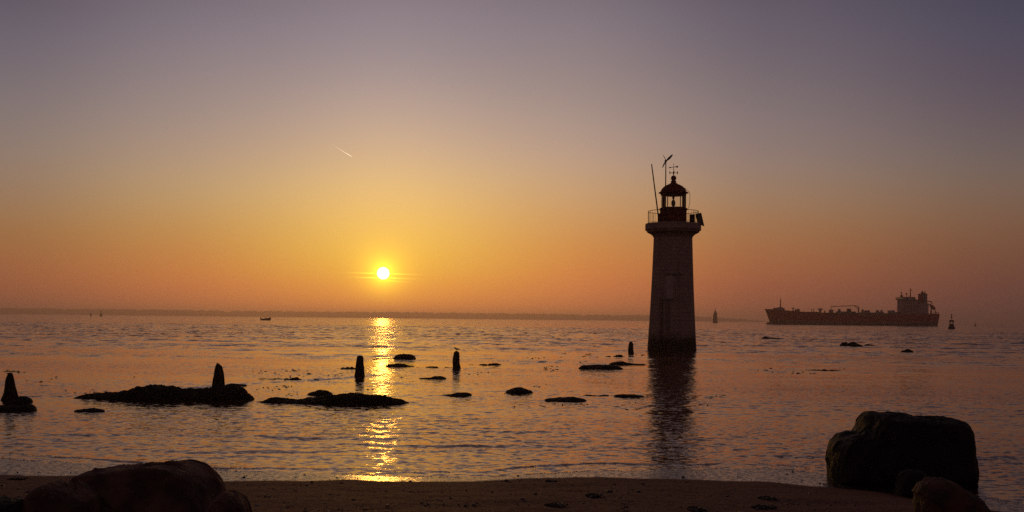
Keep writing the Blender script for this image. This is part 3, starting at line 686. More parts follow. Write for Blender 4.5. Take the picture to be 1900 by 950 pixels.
# gull
def skin_obj(name, verts, edges, radii, material, parent=None, loc=(0, 0, 0), levels=2, root=0):
    me = bpy.data.meshes.new(name); me.from_pydata(verts, edges, []); me.update()
    o = bpy.data.objects.new(name, me); COL.objects.link(o); o.location = loc
    sk = o.modifiers.new('skin', 'SKIN'); sk.use_smooth_shade = True
    for i, d in enumerate(me.skin_vertices[0].data):
        r = radii[i]; d.radius = r if isinstance(r, tuple) else (r, r); d.use_root = (i == root)
    su = o.modifiers.new('sub', 'SUBSURF'); su.levels = levels; su.render_levels = levels
    me.materials.append(material)
    if parent: o.parent = parent
    return o
gtop = (684 - 651.5) * gsc
gull = empty('gull', (gorg.x, gorg.y, gtop), 'small gull facing left, perched on top of a stump in the water', 'gull')
skin_obj('body', [(-.02, 0, .14), (-.09, 0, .20), (-.125, 0, .265), (.06, 0, .13), (.16, 0, .115), (.25, 0, .10)], [(0, 1), (1, 2), (0, 3), (3, 4), (4, 5)], [.062, .048, .042, .055, .03, .012], M['gull'], gull)
MB().rod((-.15, 0, .265), (-.215, 0, .25), .013, .004).build('beak', M['dark_metal'], gull)
for y in (-.03, .03): MB().rod((0, y, .12), (-.005, y, .0), .008, n=5).box((-.02, y, .004), (.05, .03, .008)).build('leg', M['dark_metal'], gull)
for y in (-.055, .055):
    MB().ball((0, 0, 0), .1, 10, (1, .3, .42)).build('wing', M['gull'], gull, smooth=True, loc=(.06, y * .8, .15))
for o in gull.children:
    if o.name.startswith('wing'): o.scale = (1.5, .25, 1); o.rotation_euler = (0, R(9), 0)

# ------------------------------------------------------------------ foreground boulders
import bmesh
def boulder(outline, dist, depth, label, material, ground_py=None, name='boulder', power=.62, rough=.10, seed=0, group=None, sub=6, cuts=(), shrink=.95):
    """closed boulder whose front outline is given; blocky in depth, with cracks and facets"""
    pts = [at(x, y, dist) for x, y in outline]
    cx = sum(p.x for p in pts) / len(pts); cz = sum(p.z for p in pts) / len(pts)
    cx = .5 * (min(p.x for p in pts) + max(p.x for p in pts)); cz = .5 * (min(p.z for p in pts) + max(p.z for p in pts))
    ang = []; 
    for p in pts: ang.append((math.atan2(p.z - cz, p.x - cx), p))
    def radius(t):
        dx, dz = math.cos(t), math.sin(t); best = .05
        for a, b in zip(pts, pts[1:] + pts[:1]):
            ax, az_, bx, bz = a.x - cx, a.z - cz, b.x - cx, b.z - cz
            ex, ez = bx - ax, bz - az_; den = dx * ez - dz * ex
            if abs(den) < 1e-9: continue
            k = (ax * ez - az_ * ex) / den; w = (ax * dz - az_ * dx) / den
            if k > 0 and -1e-6 <= w <= 1 + 1e-6: best = max(best, k)
        return best
    tab = [radius(2 * math.pi * i / 720) for i in range(720)]
    bm = bmesh.new(); bmesh.ops.create_icosphere(bm, subdivisions=sub, radius=1)
    for v in bm.verts:
        x, y, z = v.co; t = math.atan2(z, x) % (2 * math.pi); f = t / (2 * math.pi) * 720; i = int(f) % 720; fr = f - int(f)
        r = (tab[i] * (1 - fr) + tab[(i + 1) % 720] * fr) * shrink
        rho = math.hypot(x, z) ** power
        v.co = (r * rho * math.cos(t), depth * .5 * math.copysign(abs(y) ** .75, y), r * rho * math.sin(t))
    for a, c in cuts:                                       # flat fracture faces
        nv = Vector(a).normalized()
        for v in bm.verts:
            q = v.co.dot(nv) - c
            if q > 0: v.co -= nv * q * .9
    bm.normal_update()
    sz = max(depth, .5)
    for v in bm.verts:
        k = v.co / sz + Vector((seed * 9.1, 0, 0))
        dsp = .16 * noise.fractal(k * 1.6, 1, 2, 4) + .26 * noise.fractal(k * 6, 1, 2, 4) + .14 * noise.fractal(k * 20, 1, 2, 3)
        for fr, am in ((1.3, 2.2), (3.0, 2.4), (7.0, 1.9)):                 # fracture facets, each tilted its own way
            kk = k * fr + noise.noise_vector(k * fr * 1.3) * .25; pt = noise.voronoi(kk)[1][0]
            dsp += am * (kk - pt).dot(noise.noise_vector(pt * 7.31 + Vector((.5, .3, .1)))) / (fr ** .6)
        v.co += v.normal * dsp * rough * sz * .55
    me = bpy.data.meshes.new(name); bm.to_mesh(me); bm.free()
    me.polygons.foreach_set('use_smooth', [True] * len(me.polygons)); me.materials.append(material)
    o = bpy.data.objects.new(name, me); COL.objects.link(o); o.location = (cx * (1 + .15 * depth / dist), dist + depth * .15, cz)
    return tag(o, label, 'boulder', group)
GB = 'boulders at the edge of the beach'
boulder([(100,1010),(108,938),(122,910),(146,884),(170,877),(232,872),(268,868),(305,866),(335,867),(372,877),(392,893),(404,908),(418,938),(440,1010)], 9.2, 1.5,
        'massive rounded boulder on the sand at the lower left', M['boulder'], seed=1, rough=.05, group=GB, shrink=.93, cuts=(((-.1, -.75, .65), .40),))
boulder([(10,1020),(40,955),(66,920),(84,900),(97,895),(116,899),(140,911),(168,935),(185,1020)], 8.4, .9,
        'smaller rounded boulder leaning on the left side of the massive one', M['boulder'], seed=2, rough=.06, group=GB, shrink=.93)
boulder([(-60,1020),(-55,940),(-20,926),(20,927),(36,931),(42,950),(46,1020)], 8.0, .6, 'flat dark rock in the very bottom left corner', M['wet_boulder'], seed=3, rough=.06, group=GB)
boulder([(385,1010),(398,940),(420,915),(438,922),(452,940),(472,1010)], 8.6, .7, 'low rock sloping down on the right of the massive boulder', M['boulder'], seed=4, rough=.085, group=GB)
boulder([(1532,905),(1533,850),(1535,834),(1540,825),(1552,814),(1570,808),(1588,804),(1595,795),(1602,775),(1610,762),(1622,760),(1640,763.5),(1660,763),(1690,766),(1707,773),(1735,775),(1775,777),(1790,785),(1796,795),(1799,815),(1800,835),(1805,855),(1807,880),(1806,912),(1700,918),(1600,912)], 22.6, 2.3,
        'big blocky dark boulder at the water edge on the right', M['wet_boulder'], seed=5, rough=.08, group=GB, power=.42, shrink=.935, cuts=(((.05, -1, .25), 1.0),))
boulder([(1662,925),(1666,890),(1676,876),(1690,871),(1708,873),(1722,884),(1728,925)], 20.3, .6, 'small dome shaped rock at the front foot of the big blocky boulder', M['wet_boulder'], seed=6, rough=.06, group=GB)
boulder([(1698,1010),(1699,915),(1706,900),(1724,890),(1742,887),(1762,893),(1788,912),(1812,922),(1824,937),(1834,960),(1840,1010)], 14.2, .9,
        'brownish rounded boulder at the bottom edge in front of the big blocky one', M['rusty_boulder'], seed=7, rough=.06, group=GB)

# ------------------------------------------------------------------ beach litter
def scatter(name, material, n, box, size, flat, seed, label, cat, low=0.03):
    r = random.Random(seed); b = MB()
    base = [(1, 0, 0), (.5, .87, 0), (-.5, .87, 0), (-1, 0, 0), (-.5, -.87, 0), (.5, -.87, 0)]
    k = 0
    while k < n:
        px = r.uniform(box[0], box[2]); py = r.uniform(box[1], box[3]); u, v = uv_px(px, py)
        d = 20.0
        for _ in range(12):
            zb = float(beach_z(u / F * d, d)); d = (H - zb) * F / -v
        x, y = u / F * d, d; zb = float(beach_z(x, y))
        if zb < low and (low < 0 or r.random() < .6): continue
        if low < 0 and zb > .06: continue
        k += 1
        s = size * math.exp(r.gauss(0, .45)); a = r.uniform(0, 6.28); e = r.uniform(.6, 1.3); vs = []
        for ring, (rad, h) in enumerate(((1.0, 0.0), (.95, .45), (.55, .9))):
            for i in range(6):
                p = base[i]; q = rad * r.uniform(.8, 1.15)
                vs.append((x + s * q * (p[0] * math.cos(a) * e - p[1] * math.sin(a)), y + s * q * (p[0] * math.sin(a) * e + p[1] * math.cos(a)), zb - s * .25 + s * flat * h * 1.4))
        fs = [(i, (i + 1) % 6, 6 + (i + 1) % 6, 6 + i) for i in range(6)] + [(6 + i, 6 + (i + 1) % 6, 12 + (i + 1) % 6, 12 + i) for i in range(6)] + [tuple(12 + i for i in range(6))]
        b.add(vs, fs)
    return tag(b.build(name, material, smooth=False), label, cat, kind='stuff')
scatter('shingle', M['pebble'], 2600, (-60, 862, 1960, 965), .0085, .8, 11, 'small dark pebbles strewn over the wet sand', 'pebbles')
scatter('stones', M['pebble'], 260, (-60, 885, 1960, 965), .020, .7, 15, 'scattered larger stones half sunk in the dark sand', 'stones')
scatter('shells', M['shell'], 70, (440, 895, 1400, 960), .008, .5, 12, 'tiny pale shells speckled over the dark sand', 'shells')
scatter('wave_sorted_grit', M['pebble'], 520, (-60, 846, 1960, 905), .010, .25, 21, 'dark grit scattered along the wet strip at the water edge', 'grit', low=-0.02)
def weed(px, py, w, label, seed):
    u, v = uv_px(px, py); d = 18.0
    for _ in range(12): d = (H - float(beach_z(u / F * d, d))) * F / -v
    x0, y0 = u / F * d, d; r = random.Random(seed); b = MB(); W = .62 * w / F * d
    nseg = 18
    ring = [[(x0 + .5 * W * q * (1 + .3 * r.random()) * math.cos(2 * math.pi * k / nseg), y0 + .2 * q * (1 + .4 * r.random()) * math.sin(2 * math.pi * k / nseg)) for k in range(nseg)] for q in (1, .7, .35)]
    vs = [(x, y, float(beach_z(x, y)) + dz + r.uniform(0, .012)) for rg, dz in zip(ring, (-.02, .008, .016)) for x, y in rg]
    b.add(vs, [(q * nseg + k, q * nseg + (k + 1) % nseg, (q + 1) * nseg + (k + 1) % nseg, (q + 1) * nseg + k) for q in (0, 1) for k in range(nseg)] + [tuple(2 * nseg + k for k in range(nseg))])
    for i in range(60):
        x = x0 + max(-.42, min(.42, r.gauss(0, .25))) * W; y = y0 + max(-.18, min(.18, r.gauss(0, .1))); a = r.uniform(0, math.pi); L = r.uniform(.05, .16)
        z = float(beach_z(x, y)); pts = []
        for q in range(4): pts.append((x + L * q / 3 * math.cos(a + .3 * q), y + L * q / 3 * math.sin(a + .3 * q), z + .008 + .02 * math.sin(math.pi * q / 3) * r.random()))
        b.path(pts, .012, 5)
    tag(b.build('seaweed', M['seaweed']), label, 'seaweed', 'seaweed washed up on the sand')
weed(1428, 926, 34, 'heap of dark seaweed on the sand nearest the water on the right', 1)
weed(1424, 943, 42, 'widest dark seaweed heap on the sand at the bottom edge', 2)
weed(1300, 947, 26, 'small seaweed clump on the sand left of the widest heap', 3)
weed(1036, 941, 24, 'seaweed scrap on the bare sand at the bottom centre', 4)
weed(1025, 895, 12, 'tiny seaweed scrap on the sand close to the water', 5)
weed(1106, 921, 18, 'seaweed scrap alone in the middle of the dark sand', 6)
weed(34, 890, 18, 'dark seaweed clump on the sand left of the boulders', 7)

# ------------------------------------------------------------------ loose weed on the water, foam at its edge
def water_z(x, y):
    j = int(np.clip(np.searchsorted(ry, y), 1, len(ry) - 1)); hw = 0.5 * y + 5
    c = 5 + int(round((x / hw + 1) * .5 * 719)); return float(Zw[j, int(np.clip(c, 0, Zw.shape[1] - 1))])
wd = MB(); r_ = random.Random(31)
for (x0, x1, y0, y1, n) in ((470, 650, 688, 732, 150), (20, 260, 684, 712, 60), (1020, 1110, 672, 690, 60), (880, 1210, 738, 762, 90), (1285, 1345, 733, 756, 45), (1390, 1600, 680, 694, 60), (800, 1000, 690, 730, 45), (640, 760, 700, 724, 30), (930, 1190, 655, 668, 60), (520, 640, 686, 700, 50), (110, 330, 722, 734, 60)):
    cl = [(r_.uniform(x0, x1), r_.uniform(y0, y1)) for _ in range(max(3, n // 12))]
    for _ in range(int(n * .35)):
        c = r_.choice(cl); p = onwater(c[0] + r_.gauss(0, 16), c[1] + r_.gauss(0, 1.6)); z = water_z(p.x, p.y)
        L = .036 * math.exp(r_.gauss(0, .6)) * p.y / 50 + .02; a = r_.gauss(0, .5); h = r_.uniform(.01, .035) * p.y / 50; m = 6
        ring = [(p.x + L * r_.uniform(.6, 1.3) * math.cos(2 * math.pi * k / m) * 1.8, p.y + L * math.sin(2 * math.pi * k / m), z - .02) for k in range(m)]
        o = [(p.x + r_.uniform(-.4, .4) * L, p.y, z + h)]
        wd.add(ring + o, [(k, (k + 1) % m, m) for k in range(m)] + [tuple(range(m - 1, -1, -1))])
tag(wd.build('floating_weed', M['weed_rock']), 'scattered flecks of dark seaweed and stones awash between the rocks', 'seaweed', kind='stuff')
M['foam'] = mat('foam', (0.62, 0.58, 0.56), 0.7, 0.3, 0.2, 20)
fo_ = MB(); k_ = 0
while k_ < 1900:
    x = r_.uniform(-13, 14.5); sy = float(shore_y(x))
    gap = noise.noise(Vector((x * .55, 3.3, 0))) + .5 * noise.noise(Vector((x * 1.9, 7.7, 0)))
    if gap < .02: 
        if r_.random() < .93: continue
    y = sy + r_.choice((.02, .02, .78 + .35 * math.sin(x * .37 + 1) + .18 * math.sin(x * 1.1))) + r_.gauss(0, .045); k_ += 1
    q = r_.uniform(.006, .020); z = max(float(beach_z(x, y)), water_z(x, y)); m = 5
    ring = [(x + 1.6 * q * math.cos(2 * math.pi * k / m), y + q * math.sin(2 * math.pi * k / m), z - .004) for k in range(m)]
    fo_.add(ring + [(x, y, z + q * .5)], [(k, (k + 1) % m, m) for k in range(m)] + [tuple(range(m - 1, -1, -1))])
tag(fo_.build('foam', M['foam']), 'broken specks of foam left along the water edge', 'foam', kind='stuff')

# ------------------------------------------------------------------ tanker
SV = 4.9
SDIST = H * F / SV; sk_ = SDIST / F
def shx(px): return (px - 1580) * sk_
so = Vector(((1577.5 - PX) / F * SDIST, SDIST, 0))
ship = empty('tanker_ship', so, 'long red hulled tanker ship with pale deckhouse and funnel aft', 'ship', rz=R(-3.5))
def wl(px): return 586.9 + 0.0105 * (px)  # row of the waterline at a column
def szz(px, py): return (582.0 + 0.0105 * px + SV - py) * sk_
BM = 15.0
ship.scale = (.972, 1, 1)
hull = MB(); stx = [1419, 1424, 1430, 1440, 1455, 1475, 1500, 1560, 1640, 1700, 1725, 1736, 1741]
topy = [573, 573.2, 573.5, 574.3, 575.8, 577.5, 579.5, 583, 584.5, 582, 582, 582, 582.5]
bt = [.03, .22, .42, .66, .86, .98, 1, 1, 1, 1, .97, .9, .82]       # beam at deck
bw = [.0, .0, .06, .34, .66, .9, 1, 1, 1, .98, .86, .7, .6]        # beam at waterline
zs = [0, .12, .38, .40, .7, 1.0]
vs = []
for x, ty, b0, b1 in zip(stx, topy, bt, bw):
    top = szz(x, ty)
    row = []
    for q in zs:
        z = -2.0 + (top + 2.0) * q
        xx = x
        if x <= 1430: xx = max(x, 1431.5 - 12.5 * q)
        if x > 1736: xx = x - 2.5 * (1 - q)
        bb = (b1 + (b0 - b1) * q) * BM + .15
        row.append((shx(xx), bb, z))
    vs += [(a, -b_, c) for a, b_, c in row] + [(a, b_, c) for a, b_, c in row]
nz = len(zs); fs = []; fsb = []
for i in range(len(stx) - 1):
    for side in (0, 1):
        for j in range(nz - 1):
            a = i * 2 * nz + side * nz + j; c = a + 2 * nz; f = (a, c, c + 1, a + 1)
            (fsb if j < 2 else fs).append(f)
    a = i * 2 * nz + nz - 1; fs.append((a, a + 2 * nz, a + 3 * nz, a + nz))
e = (len(stx) - 1) * 2 * nz
for j in range(nz - 1): (fsb if j < 2 else fs).append((e + j, e + nz + j, e + nz + j + 1, e + j + 1)); (fsb if j < 2 else fs).append((j, j + 1, nz + j + 1, nz + j))
hl = MB().add(vs, fs).build('hull', M['hull_red'], ship)
MB().add(vs, fsb).build('lower_hull', M['boot_red'], hl)
st_ = MB()
for a, c in zip(range(3, len(stx) - 1), range(4, len(stx))):
    pa, pc = vs[a * 2 * nz + 2], vs[c * 2 * nz + 2]
    st_.add([(pa[0], pa[1] - .12, pa[2] - .25), (pc[0], pc[1] - .12, pc[2] - .25), (pc[0], pc[1] - .12, pc[2] + .4), (pa[0], pa[1] - .12, pa[2] + .4),
             (pa[0], pa[1] + .3, pa[2] - .25), (pc[0], pc[1] + .3, pc[2] - .25), (pc[0], pc[1] + .3, pc[2] + .4), (pa[0], pa[1] + .3, pa[2] + .4)],
            [(0, 1, 2, 3), (4, 7, 6, 5), (0, 4, 5, 1), (3, 2, 6, 7)])
st_.build('pale_stripe', M['ship_white'], hl)
MB().ball((shx(1426), 0, -.3), 3.2, 14, (1, 1, 1)).rod((shx(1426), 0, -.3), (shx(1440), 0, -.6), 3.1, 3.3, n=14).build('bulbous_bow', M['boot_red'], ship, smooth=True)
def sbox(b, x0, x1, y0, y1, half=5.0, yc=0.0, taper=1.0):
    xm = .5 * (x0 + x1); z0, z1 = szz(xm, y1), szz(xm, y0)
    return b.box((shx(xm), yc, .5 * (z0 + z1)), ((x1 - x0) * sk_, 2 * half, z1 - z0), taper=taper)
fo = sbox(sbox(MB(), 1435.5, 1455, 571.3, 576, 6), 1443, 1452, 570, 572, 4).build('forecastle_house', M['ship_white'], ship)
fm = MB().rod((shx(1448), 0, szz(1448, 575)), (shx(1448.6), 0, szz(1448, 559)), .9, .6).rod((shx(1448.6), 0, szz(1448, 559)), (shx(1448.6), 0, szz(1448, 553)), .6, .3)
fm.rod((shx(1445.4), 0, szz(1446, 559.4)), (shx(1449.5), 0, szz(1446, 559)), .25); fm.build('foremast', M['red_paint'], ship)
# raised pipe deck and the gear on it
pd = MB(); sbox(pd, 1475, 1668, 580.5, 585.5, 11); sbox(pd, 1478, 1520, 578.5, 581.5, 9); sbox(pd, 1598, 1640, 580, 583, 10)
pd.build('deck_piping', M['deck_green'], ship)
for (x0, x1, y0, y1, half, yc, mt) in ((1469.6, 1471.4, 572, 578, .8, -6, 'dark_metal'), (1468, 1473, 571, 572.3, 1.5, -6, 'dark_metal'), (1475, 1477.5, 574, 578.5, 2, -3, 'dark_metal'), (1479, 1483, 573, 578.5, 3, -3, 'dark_metal'),
      (1505.3, 1506.3, 572.5, 579, .5, -6, 'grey_metal'), (1509, 1510, 572.5, 579, .5, -6, 'grey_metal'), (1520, 1527, 572.3, 575, 4, 0, 'ship_white'), (1522, 1525, 575, 580, 2, 0, 'ship_white'), (1529.5, 1531, 576, 581, 1, -5, 'dark_metal'),
      (1541, 1547, 574.5, 582, 4, 0, 'ship_white'), (1558, 1562, 573.5, 582, 2, 3, 'dark_metal'), (1556, 1588, 578, 582, 8, 0, 'deck_green'), (1574, 1577, 572.5, 579, 2, 0, 'dark_metal'), (1578, 1581, 573, 579, 2, 0, 'dark_metal'),
      (1600, 1602.5, 574, 582, 2, -4, 'red_paint'), (1605, 1614.5, 576, 582, 6, 0, 'red_paint'), (1622, 1625, 580, 584, 3, 0, 'dark_metal'), (1629, 1632, 575.5, 583, 3, 0, 'ship_white'), (1632, 1639.5, 578, 583, 6, 0, 'ship_white'), (1637.5, 1639.8, 575, 579, 2, 0, 'ship_white'),
      (1652.5, 1661, 576, 584, 6, 0, 'ship_white'), (1661, 1672, 579.3, 585, 8, 0, 'red_paint')):
    sbox(MB(), x0, x1, y0, y1, half, yc).build('deck_fitting', M[mt], ship)
cr = MB().rod((shx(1594), -4, szz(1594, 583)), (shx(1594), -4, szz(1594, 570.5)), .95, .85).build('crane', M['red_paint'], ship)
MB().path([(shx(1594), -4, szz(1594, 570.8)), (shx(1593), -4, szz(1594, 568.6)), (shx(1588), -4, szz(1594, 567.4)), (shx(1542), -4, szz(1542, 568.6))], .42).rod((shx(1594), -4, szz(1594, 573)), (shx(1586), -4, szz(1586, 567.6)), .35).build('boom', M['red_paint'], cr)
MB().rod((shx(1542.5), -4, szz(1542, 575)), (shx(1542.5), -4, szz(1542, 568.6)), .35).build('boom_rest', M['dark_metal'], cr)
# deckhouse
dh = MB(); sbox(dh, 1672.5, 1695, 556, 582.5, 11); sbox(dh, 1694.5, 1703, 559, 582.4, 10.5); sbox(dh, 1702.5, 1711, 564, 582.3, 10); sbox(dh, 1710, 1722, 563, 582.2, 9)
dh.prism([(shx(1694), szz(1694, 553.5)), (shx(1703.5), szz(1703, 559)), (shx(1703.5), szz(1703, 559.8)), (shx(1694), szz(1694, 559.8))], -10, 10)
dko = dh.build('deckhouse', M['ship_white'], ship)
bd = MB(); sbox(bd, 1671.3, 1694.5, 551.6, 556.2, 15.5); bdo = bd.build('bridge', M['ship_white'], ship)
sbox(MB(), 1670.9, 1693.6, 552.6, 554.2, 15.55).build('window_band', M['ship_glass'], bdo)
sbox(MB(), 1694, 1704, 556.4, 557.6, 11.5).build('upper_deck', M['dark_metal'], dko)
for z in (563, 568.2, 573.6, 578.4): sbox(MB(), 1673, 1703.5, z, z + .35, 11.6).build('deck_edge', M['grey_metal'], dko)
for z in (565.4, 570.8, 576):
    for x in (1677, 1682.5, 1688, 1693, 1698.5):
        sbox(MB(), x, x + 2, z, z + 1.5, 11.12).build('window', M['ship_glass'], dko)
for (x, y0, y1, r) in ((1675.3, 552, 543.5, .5), (1684.8, 552, 546, .35), (1678, 552, 547, .3), (1689, 552, 548.4, .3), (1701.4, 557, 554.5, .25)):
    a = MB().rod((shx(x), 0, szz(x, y0)), (shx(x), 0, szz(x, y1)), r)
    if x in (1675.3,): a.ball((shx(x), 0, szz(x, 543)), .85, 10); sbox(a, x - 2, x + 2, 547.5, 552, 2, taper=.6)
    if x == 1684.8: a.ball((shx(x), 0, szz(x, 545.3)), 1.1, 12)
    a.build('aerial', M['dark_metal'], ship)
rm = MB().rod((shx(1692.2), 0, szz(1692, 552)), (shx(1692.2), 0, szz(1692, 535)), .75, .4); sbox(rm, 1691.5, 1694.6, 538, 539.6, 1); rm.build('radar_mast', M['red_paint'], ship)
fn = MB(); sbox(fn, 1709.5, 1721, 545.2, 563.5, 6, taper=.95); fno = fn.build('funnel', M['grey_metal'], ship)
sbox(MB(), 1709.2, 1712.2, 546, 562.8, 6.2).build('funnel_lit_side', M['hull_red'], fno)  # reddish sunlight on the funnel's left side, put in as a coloured strip
ex = MB()
for x, y in ((1712.5, 542), (1714.4, 539.4), (1716.4, 542.6), (1719, 541.2)): ex.rod((shx(x), 0, szz(x, 546)), (shx(x), 0, szz(x, y)), .7)
ex.rod((shx(1720), 0, szz(1720, 545.5)), (shx(1723.6), 0, szz(1723, 546.6)), .6); ex.build('exhaust_pipes', M['dark_metal'], fno)
dv = MB().path([(shx(1721), -3, szz(1721, 560.5)), (shx(1726, ), -3, szz(1726, 559)), (shx(1730), -3, szz(1730, 560.5)), (shx(1731.5), -3, szz(1731, 564))], .6)
dv.path([(shx(1721), -3, szz(1721, 566)), (shx(1727), -3, szz(1727, 564.5)), (shx(1731), -3, szz(1731, 567))], .6).path([(shx(1730), -3, szz(1730, 570)), (shx(1729.3), -3, szz(1729, 583))], .8).path([(shx(1737), -3, szz(1737, 576)), (shx(1739), -3, szz(1739, 583))], .6)
dv.build('davit', M['dark_metal'], ship)
lb = MB(); c0 = Vector((shx(1727), -3, szz(1727, 565.5))); c1 = Vector((shx(1737), -3, szz(1737, 574.5)))
lb.rod(c0, c0.lerp(c1, .35), 1.0, 2.3, n=10).rod(c0.lerp(c1, .35), c0.lerp(c1, .8), 2.3, 2.2, n=10).rod(c0.lerp(c1, .8), c1, 2.2, .8, n=10)
lb.build('lifeboat', mat('lifeboat_orange', (.30, .07, .02), .5), ship, smooth=True)
sr = MB()
for x in (1725, 1728, 1734, 1740): sr.rod((shx(x), -13 * .8, szz(x, 582.5)), (shx(x), -13 * .8, szz(x, 579.8)), .2, n=5)
sr.rod((shx(1724), -13 * .8, szz(1724, 579.9)), (shx(1740.5), -13 * .8, szz(1740, 579.9)), .2, n=5); sr.build('stern_rail', M['dark_metal'], ship)

# ------------------------------------------------------------------ buoys, beacon, boat
def buoy(px, py, label, top, kcol, hpx, balls=0):
    d = wdist(px, py); s = d / F; p = onwater(px, py)
    r = empty('buoy', p, label, 'buoy', 'navigation buoys')
    u = hpx * s
    MB().lathe([(.20 * u, -.05 * u), (.215 * u, .02 * u), (.20 * u, .13 * u), (.12 * u, .16 * u)], 20).build('float', M[kcol], r)
    t = MB()
    for sx, sy in ((-1, -1), (1, -1), (1, 1), (-1, 1)): t.rod((sx * .105 * u, sy * .105 * u, .15 * u), (sx * .085 * u, sy * .085 * u, .56 * u), .018 * u, n=6)
    for z in (.30, .46): t.box((0, 0, z * u), (.2 * u, .2 * u, .03 * u))
    t.build('lattice_tower', M[kcol], r)
    MB().box((0, 0, .53 * u), (.22 * u, .22 * u, .09 * u)).build('platform', M[kcol], r)
    MB().box((0, 0, .23 * u), (.21 * u, .21 * u, .12 * u)).build('battery_box', M[kcol], r)
    MB().rod((0, 0, .56 * u), (0, 0, .98 * u), .012 * u, n=6).build('staff', M['buoy_black'], r)
    if balls:
        for z in (.765, .925): MB().ball((0, 0, z * u), .052 * u, 12).build('topmark', M['buoy_black'], r, smooth=True)
    else:
        MB().lathe([(.07 * u, .74 * u), (.07 * u, .86 * u) if top == 'can' else (.005 * u, .88 * u)], 12).build('topmark', M[kcol], r)
buoy(1765.5, 610.3, 'large dark buoy with two balls on top, right of the ship stern', 'balls', 'buoy_black', 28.5, 2)
buoy(1809.5, 605.3, 'tiny faint buoy farthest right on the horizon', 'can', 'buoy_red', 8)
buoy(187.5, 587.2, 'dark bell shaped buoy on the far left below the hazy shore', 'can', 'buoy_black', 12)
buoy(168.5, 586.6, 'fainter slender buoy just left of the dark bell shaped one', 'cone', 'buoy_green', 8)
bd_ = wdist(1327, 599.2); bs = bd_ / F
bc = empty('beacon_tower', onwater(1327, 599.2), 'squat tapering sea beacon tower between the lighthouse and the ship', 'beacon')
MB().lathe([(4.9 * bs, -1), (4.7 * bs, 1.5 * bs), (4.2 * bs, 8 * bs), (3.5 * bs, 16 * bs), (2.6 * bs, 19.6 * bs), (1.9 * bs, 20 * bs)], 24).build('tower', M['beacon_stone'], bc)
MB().lathe([(1.5 * bs, 19.8 * bs), (1.5 * bs, 22.6 * bs), (.5 * bs, 23 * bs)], 16).build('light_housing', M['beacon_stone'], bc)
MB().rod((0, 0, 22.8 * bs), (-.2 * bs, 0, 27 * bs), .3 * bs).lathe([(.2 * bs, 24.4 * bs), (.75 * bs, 25 * bs), (.7 * bs, 26.8 * bs), (.2 * bs, 27.2 * bs)], 12).build('topmark', M['buoy_red'], bc)
bp = onwater(493, 594.4); bs2 = bp.y / F
bs3 = 1.7
boat = empty('motor_boat', bp, 'small open motor boat heading right across the water below the far shore', 'boat')
boat.scale = (1, 1, bs3); L = 19 * bs2; vs = []; stn = [(0, .8, .45, 0), (.25, .95, .5, 0), (.6, 1, .6, 0), (.85, .7, .95, .12), (1, .08, 1.35, .5)]
for q, w, h, k in stn:
    for y, z in ((-1.15 * w, h), (-.8 * w, .0 + k), (0, -.25 + k), (.8 * w, .0 + k), (1.15 * w, h), (.9 * w, h - .12), (-.9 * w, h - .12)): vs.append((-L / 2 + L * q, y, z))
fs = [(i * 7 + j, (i + 1) * 7 + j, (i + 1) * 7 + (j + 1) % 7, i * 7 + (j + 1) % 7) for i in range(4) for j in range(7)] + [tuple(range(6, -1, -1)), tuple(28 + j for j in range(7))]
MB().add(vs, fs).build('hull', M['rubber'], boat)
tb = MB()
for sgn in (-1, 1): tb.path([(-L / 2, sgn * 1.05, .45), (-L * .1, sgn * 1.15, .58), (L * .2, sgn * 1.0, .8), (L * .42, sgn * .45, 1.2), (L * .5, 0, 1.4)], .32, 8)
tb.build('inflatable_tube', M['rubber'], boat)
MB().box((-L * .46, 0, .75), (.55, .5, .9)).box((-L * .47, 0, 1.35), (.8, .55, .45)).rod((-L * .47, 0, .4), (-L * .48, 0, -.4), .12).build('outboard_motor', M['dark_metal'], boat, bevel=.05)
MB().box((.6, 0, .8), (.7, .8, 1.1), taper=.75).build('console', M['grey_metal'], boat)
def person(x, y, z, label, sit):
    p = empty('person', (bp.x + x, bp.y + y, z * bs3 + .1), label, 'person'); p.scale = (1.35, 1.35, 1.3)
    h = .45 if sit else .88
    V = [(0, 0, h), (0, 0, h + .28), (0, 0, h + .52), (.02, 0, h + .66), (.04, 0, h + .80), (0, .2, h + .5), (.1, .27, h + .24), (.34, .22, h + .12), (0, -.2, h + .5), (.1, -.27, h + .24), (.34, -.22, h + .12)]
    E = [(0, 1), (1, 2), (2, 3), (3, 4), (2, 5), (5, 6), (6, 7), (2, 8), (8, 9), (9, 10)]
    rad = [.17, .16, .17, .07, .12, .08, .06, .045, .08, .06, .045]
    for s in (-1, 1):
        i = len(V)
        V += [(0, s * .1, h - .05), (.42 if sit else .03, s * .13, h - .02 if sit else h - .45), (.44 if sit else 0, s * .13, 0.04), (.58 if sit else .15, s * .14, .03)]
        E += [(0, i), (i, i + 1), (i + 1, i + 2), (i + 2, i + 3)]; rad += [.12, .085, .06, .045]
    skin_obj('body', V, E, rad, M['cloth'], p, levels=1)
person(-L * .36 + .6, 0, .35, 'person sitting low at the stern of the motor boat', True)
person(-L * .02 - .6, .1, .30, 'person standing at the console of the motor boat', False)
person(1.5, 0, .35, 'person crouching ahead of the standing one in the motor boat', True)

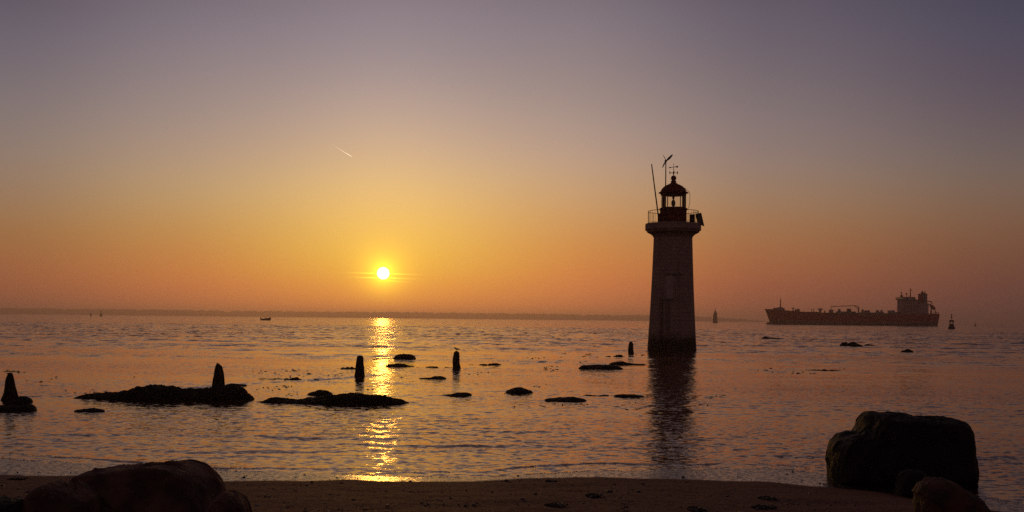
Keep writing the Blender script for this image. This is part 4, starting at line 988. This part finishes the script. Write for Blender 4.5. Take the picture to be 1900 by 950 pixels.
# contrail: a thin tube of ice crystals, far up, its sunlit look given by emission
def trail():
    m = bpy.data.materials.new('ice_cloud'); m.use_nodes = True; t = NT(m.node_tree); t.n.clear()
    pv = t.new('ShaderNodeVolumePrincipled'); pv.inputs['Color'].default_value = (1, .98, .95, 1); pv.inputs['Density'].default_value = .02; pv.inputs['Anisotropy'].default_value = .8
    pv.inputs['Emission Strength'].default_value = .028; pv.inputs['Emission Color'].default_value = (1, .84, .62, 1)      # even glow of its own in place of sunlight on the ice
    o = t.new('ShaderNodeOutputMaterial'); t.l.new(pv.outputs[0], o.inputs['Volume']); return m
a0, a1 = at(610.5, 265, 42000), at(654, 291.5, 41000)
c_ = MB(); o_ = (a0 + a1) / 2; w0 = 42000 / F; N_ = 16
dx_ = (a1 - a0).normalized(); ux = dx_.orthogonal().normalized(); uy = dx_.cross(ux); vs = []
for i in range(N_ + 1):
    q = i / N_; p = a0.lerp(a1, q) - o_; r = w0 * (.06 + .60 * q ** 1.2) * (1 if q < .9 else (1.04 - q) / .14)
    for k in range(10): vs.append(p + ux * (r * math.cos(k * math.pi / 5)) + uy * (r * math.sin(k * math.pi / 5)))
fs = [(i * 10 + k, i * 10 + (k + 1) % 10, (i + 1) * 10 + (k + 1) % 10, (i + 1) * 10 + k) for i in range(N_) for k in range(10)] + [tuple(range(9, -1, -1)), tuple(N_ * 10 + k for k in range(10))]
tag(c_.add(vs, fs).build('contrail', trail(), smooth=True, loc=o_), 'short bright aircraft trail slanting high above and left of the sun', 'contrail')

# ------------------------------------------------------------------ haze
hm = bpy.data.materials.new('haze'); hm.use_nodes = True; t = NT(hm.node_tree); t.n.clear()
pv = t.new('ShaderNodeVolumePrincipled'); pv.inputs['Color'].default_value = (.99, .80, .80, 1); pv.inputs['Density'].default_value = 1.5e-4; pv.inputs['Anisotropy'].default_value = 0.72
o = t.new('ShaderNodeOutputMaterial'); t.l.new(pv.outputs[0], o.inputs['Volume'])
hzb = MB().box((0, 5000, 36), (24000, 21000, 78)).build('haze', hm)
hzb.display_type = 'WIRE'
tag(hzb, 'thin evening haze over the water', 'haze', kind='stuff')
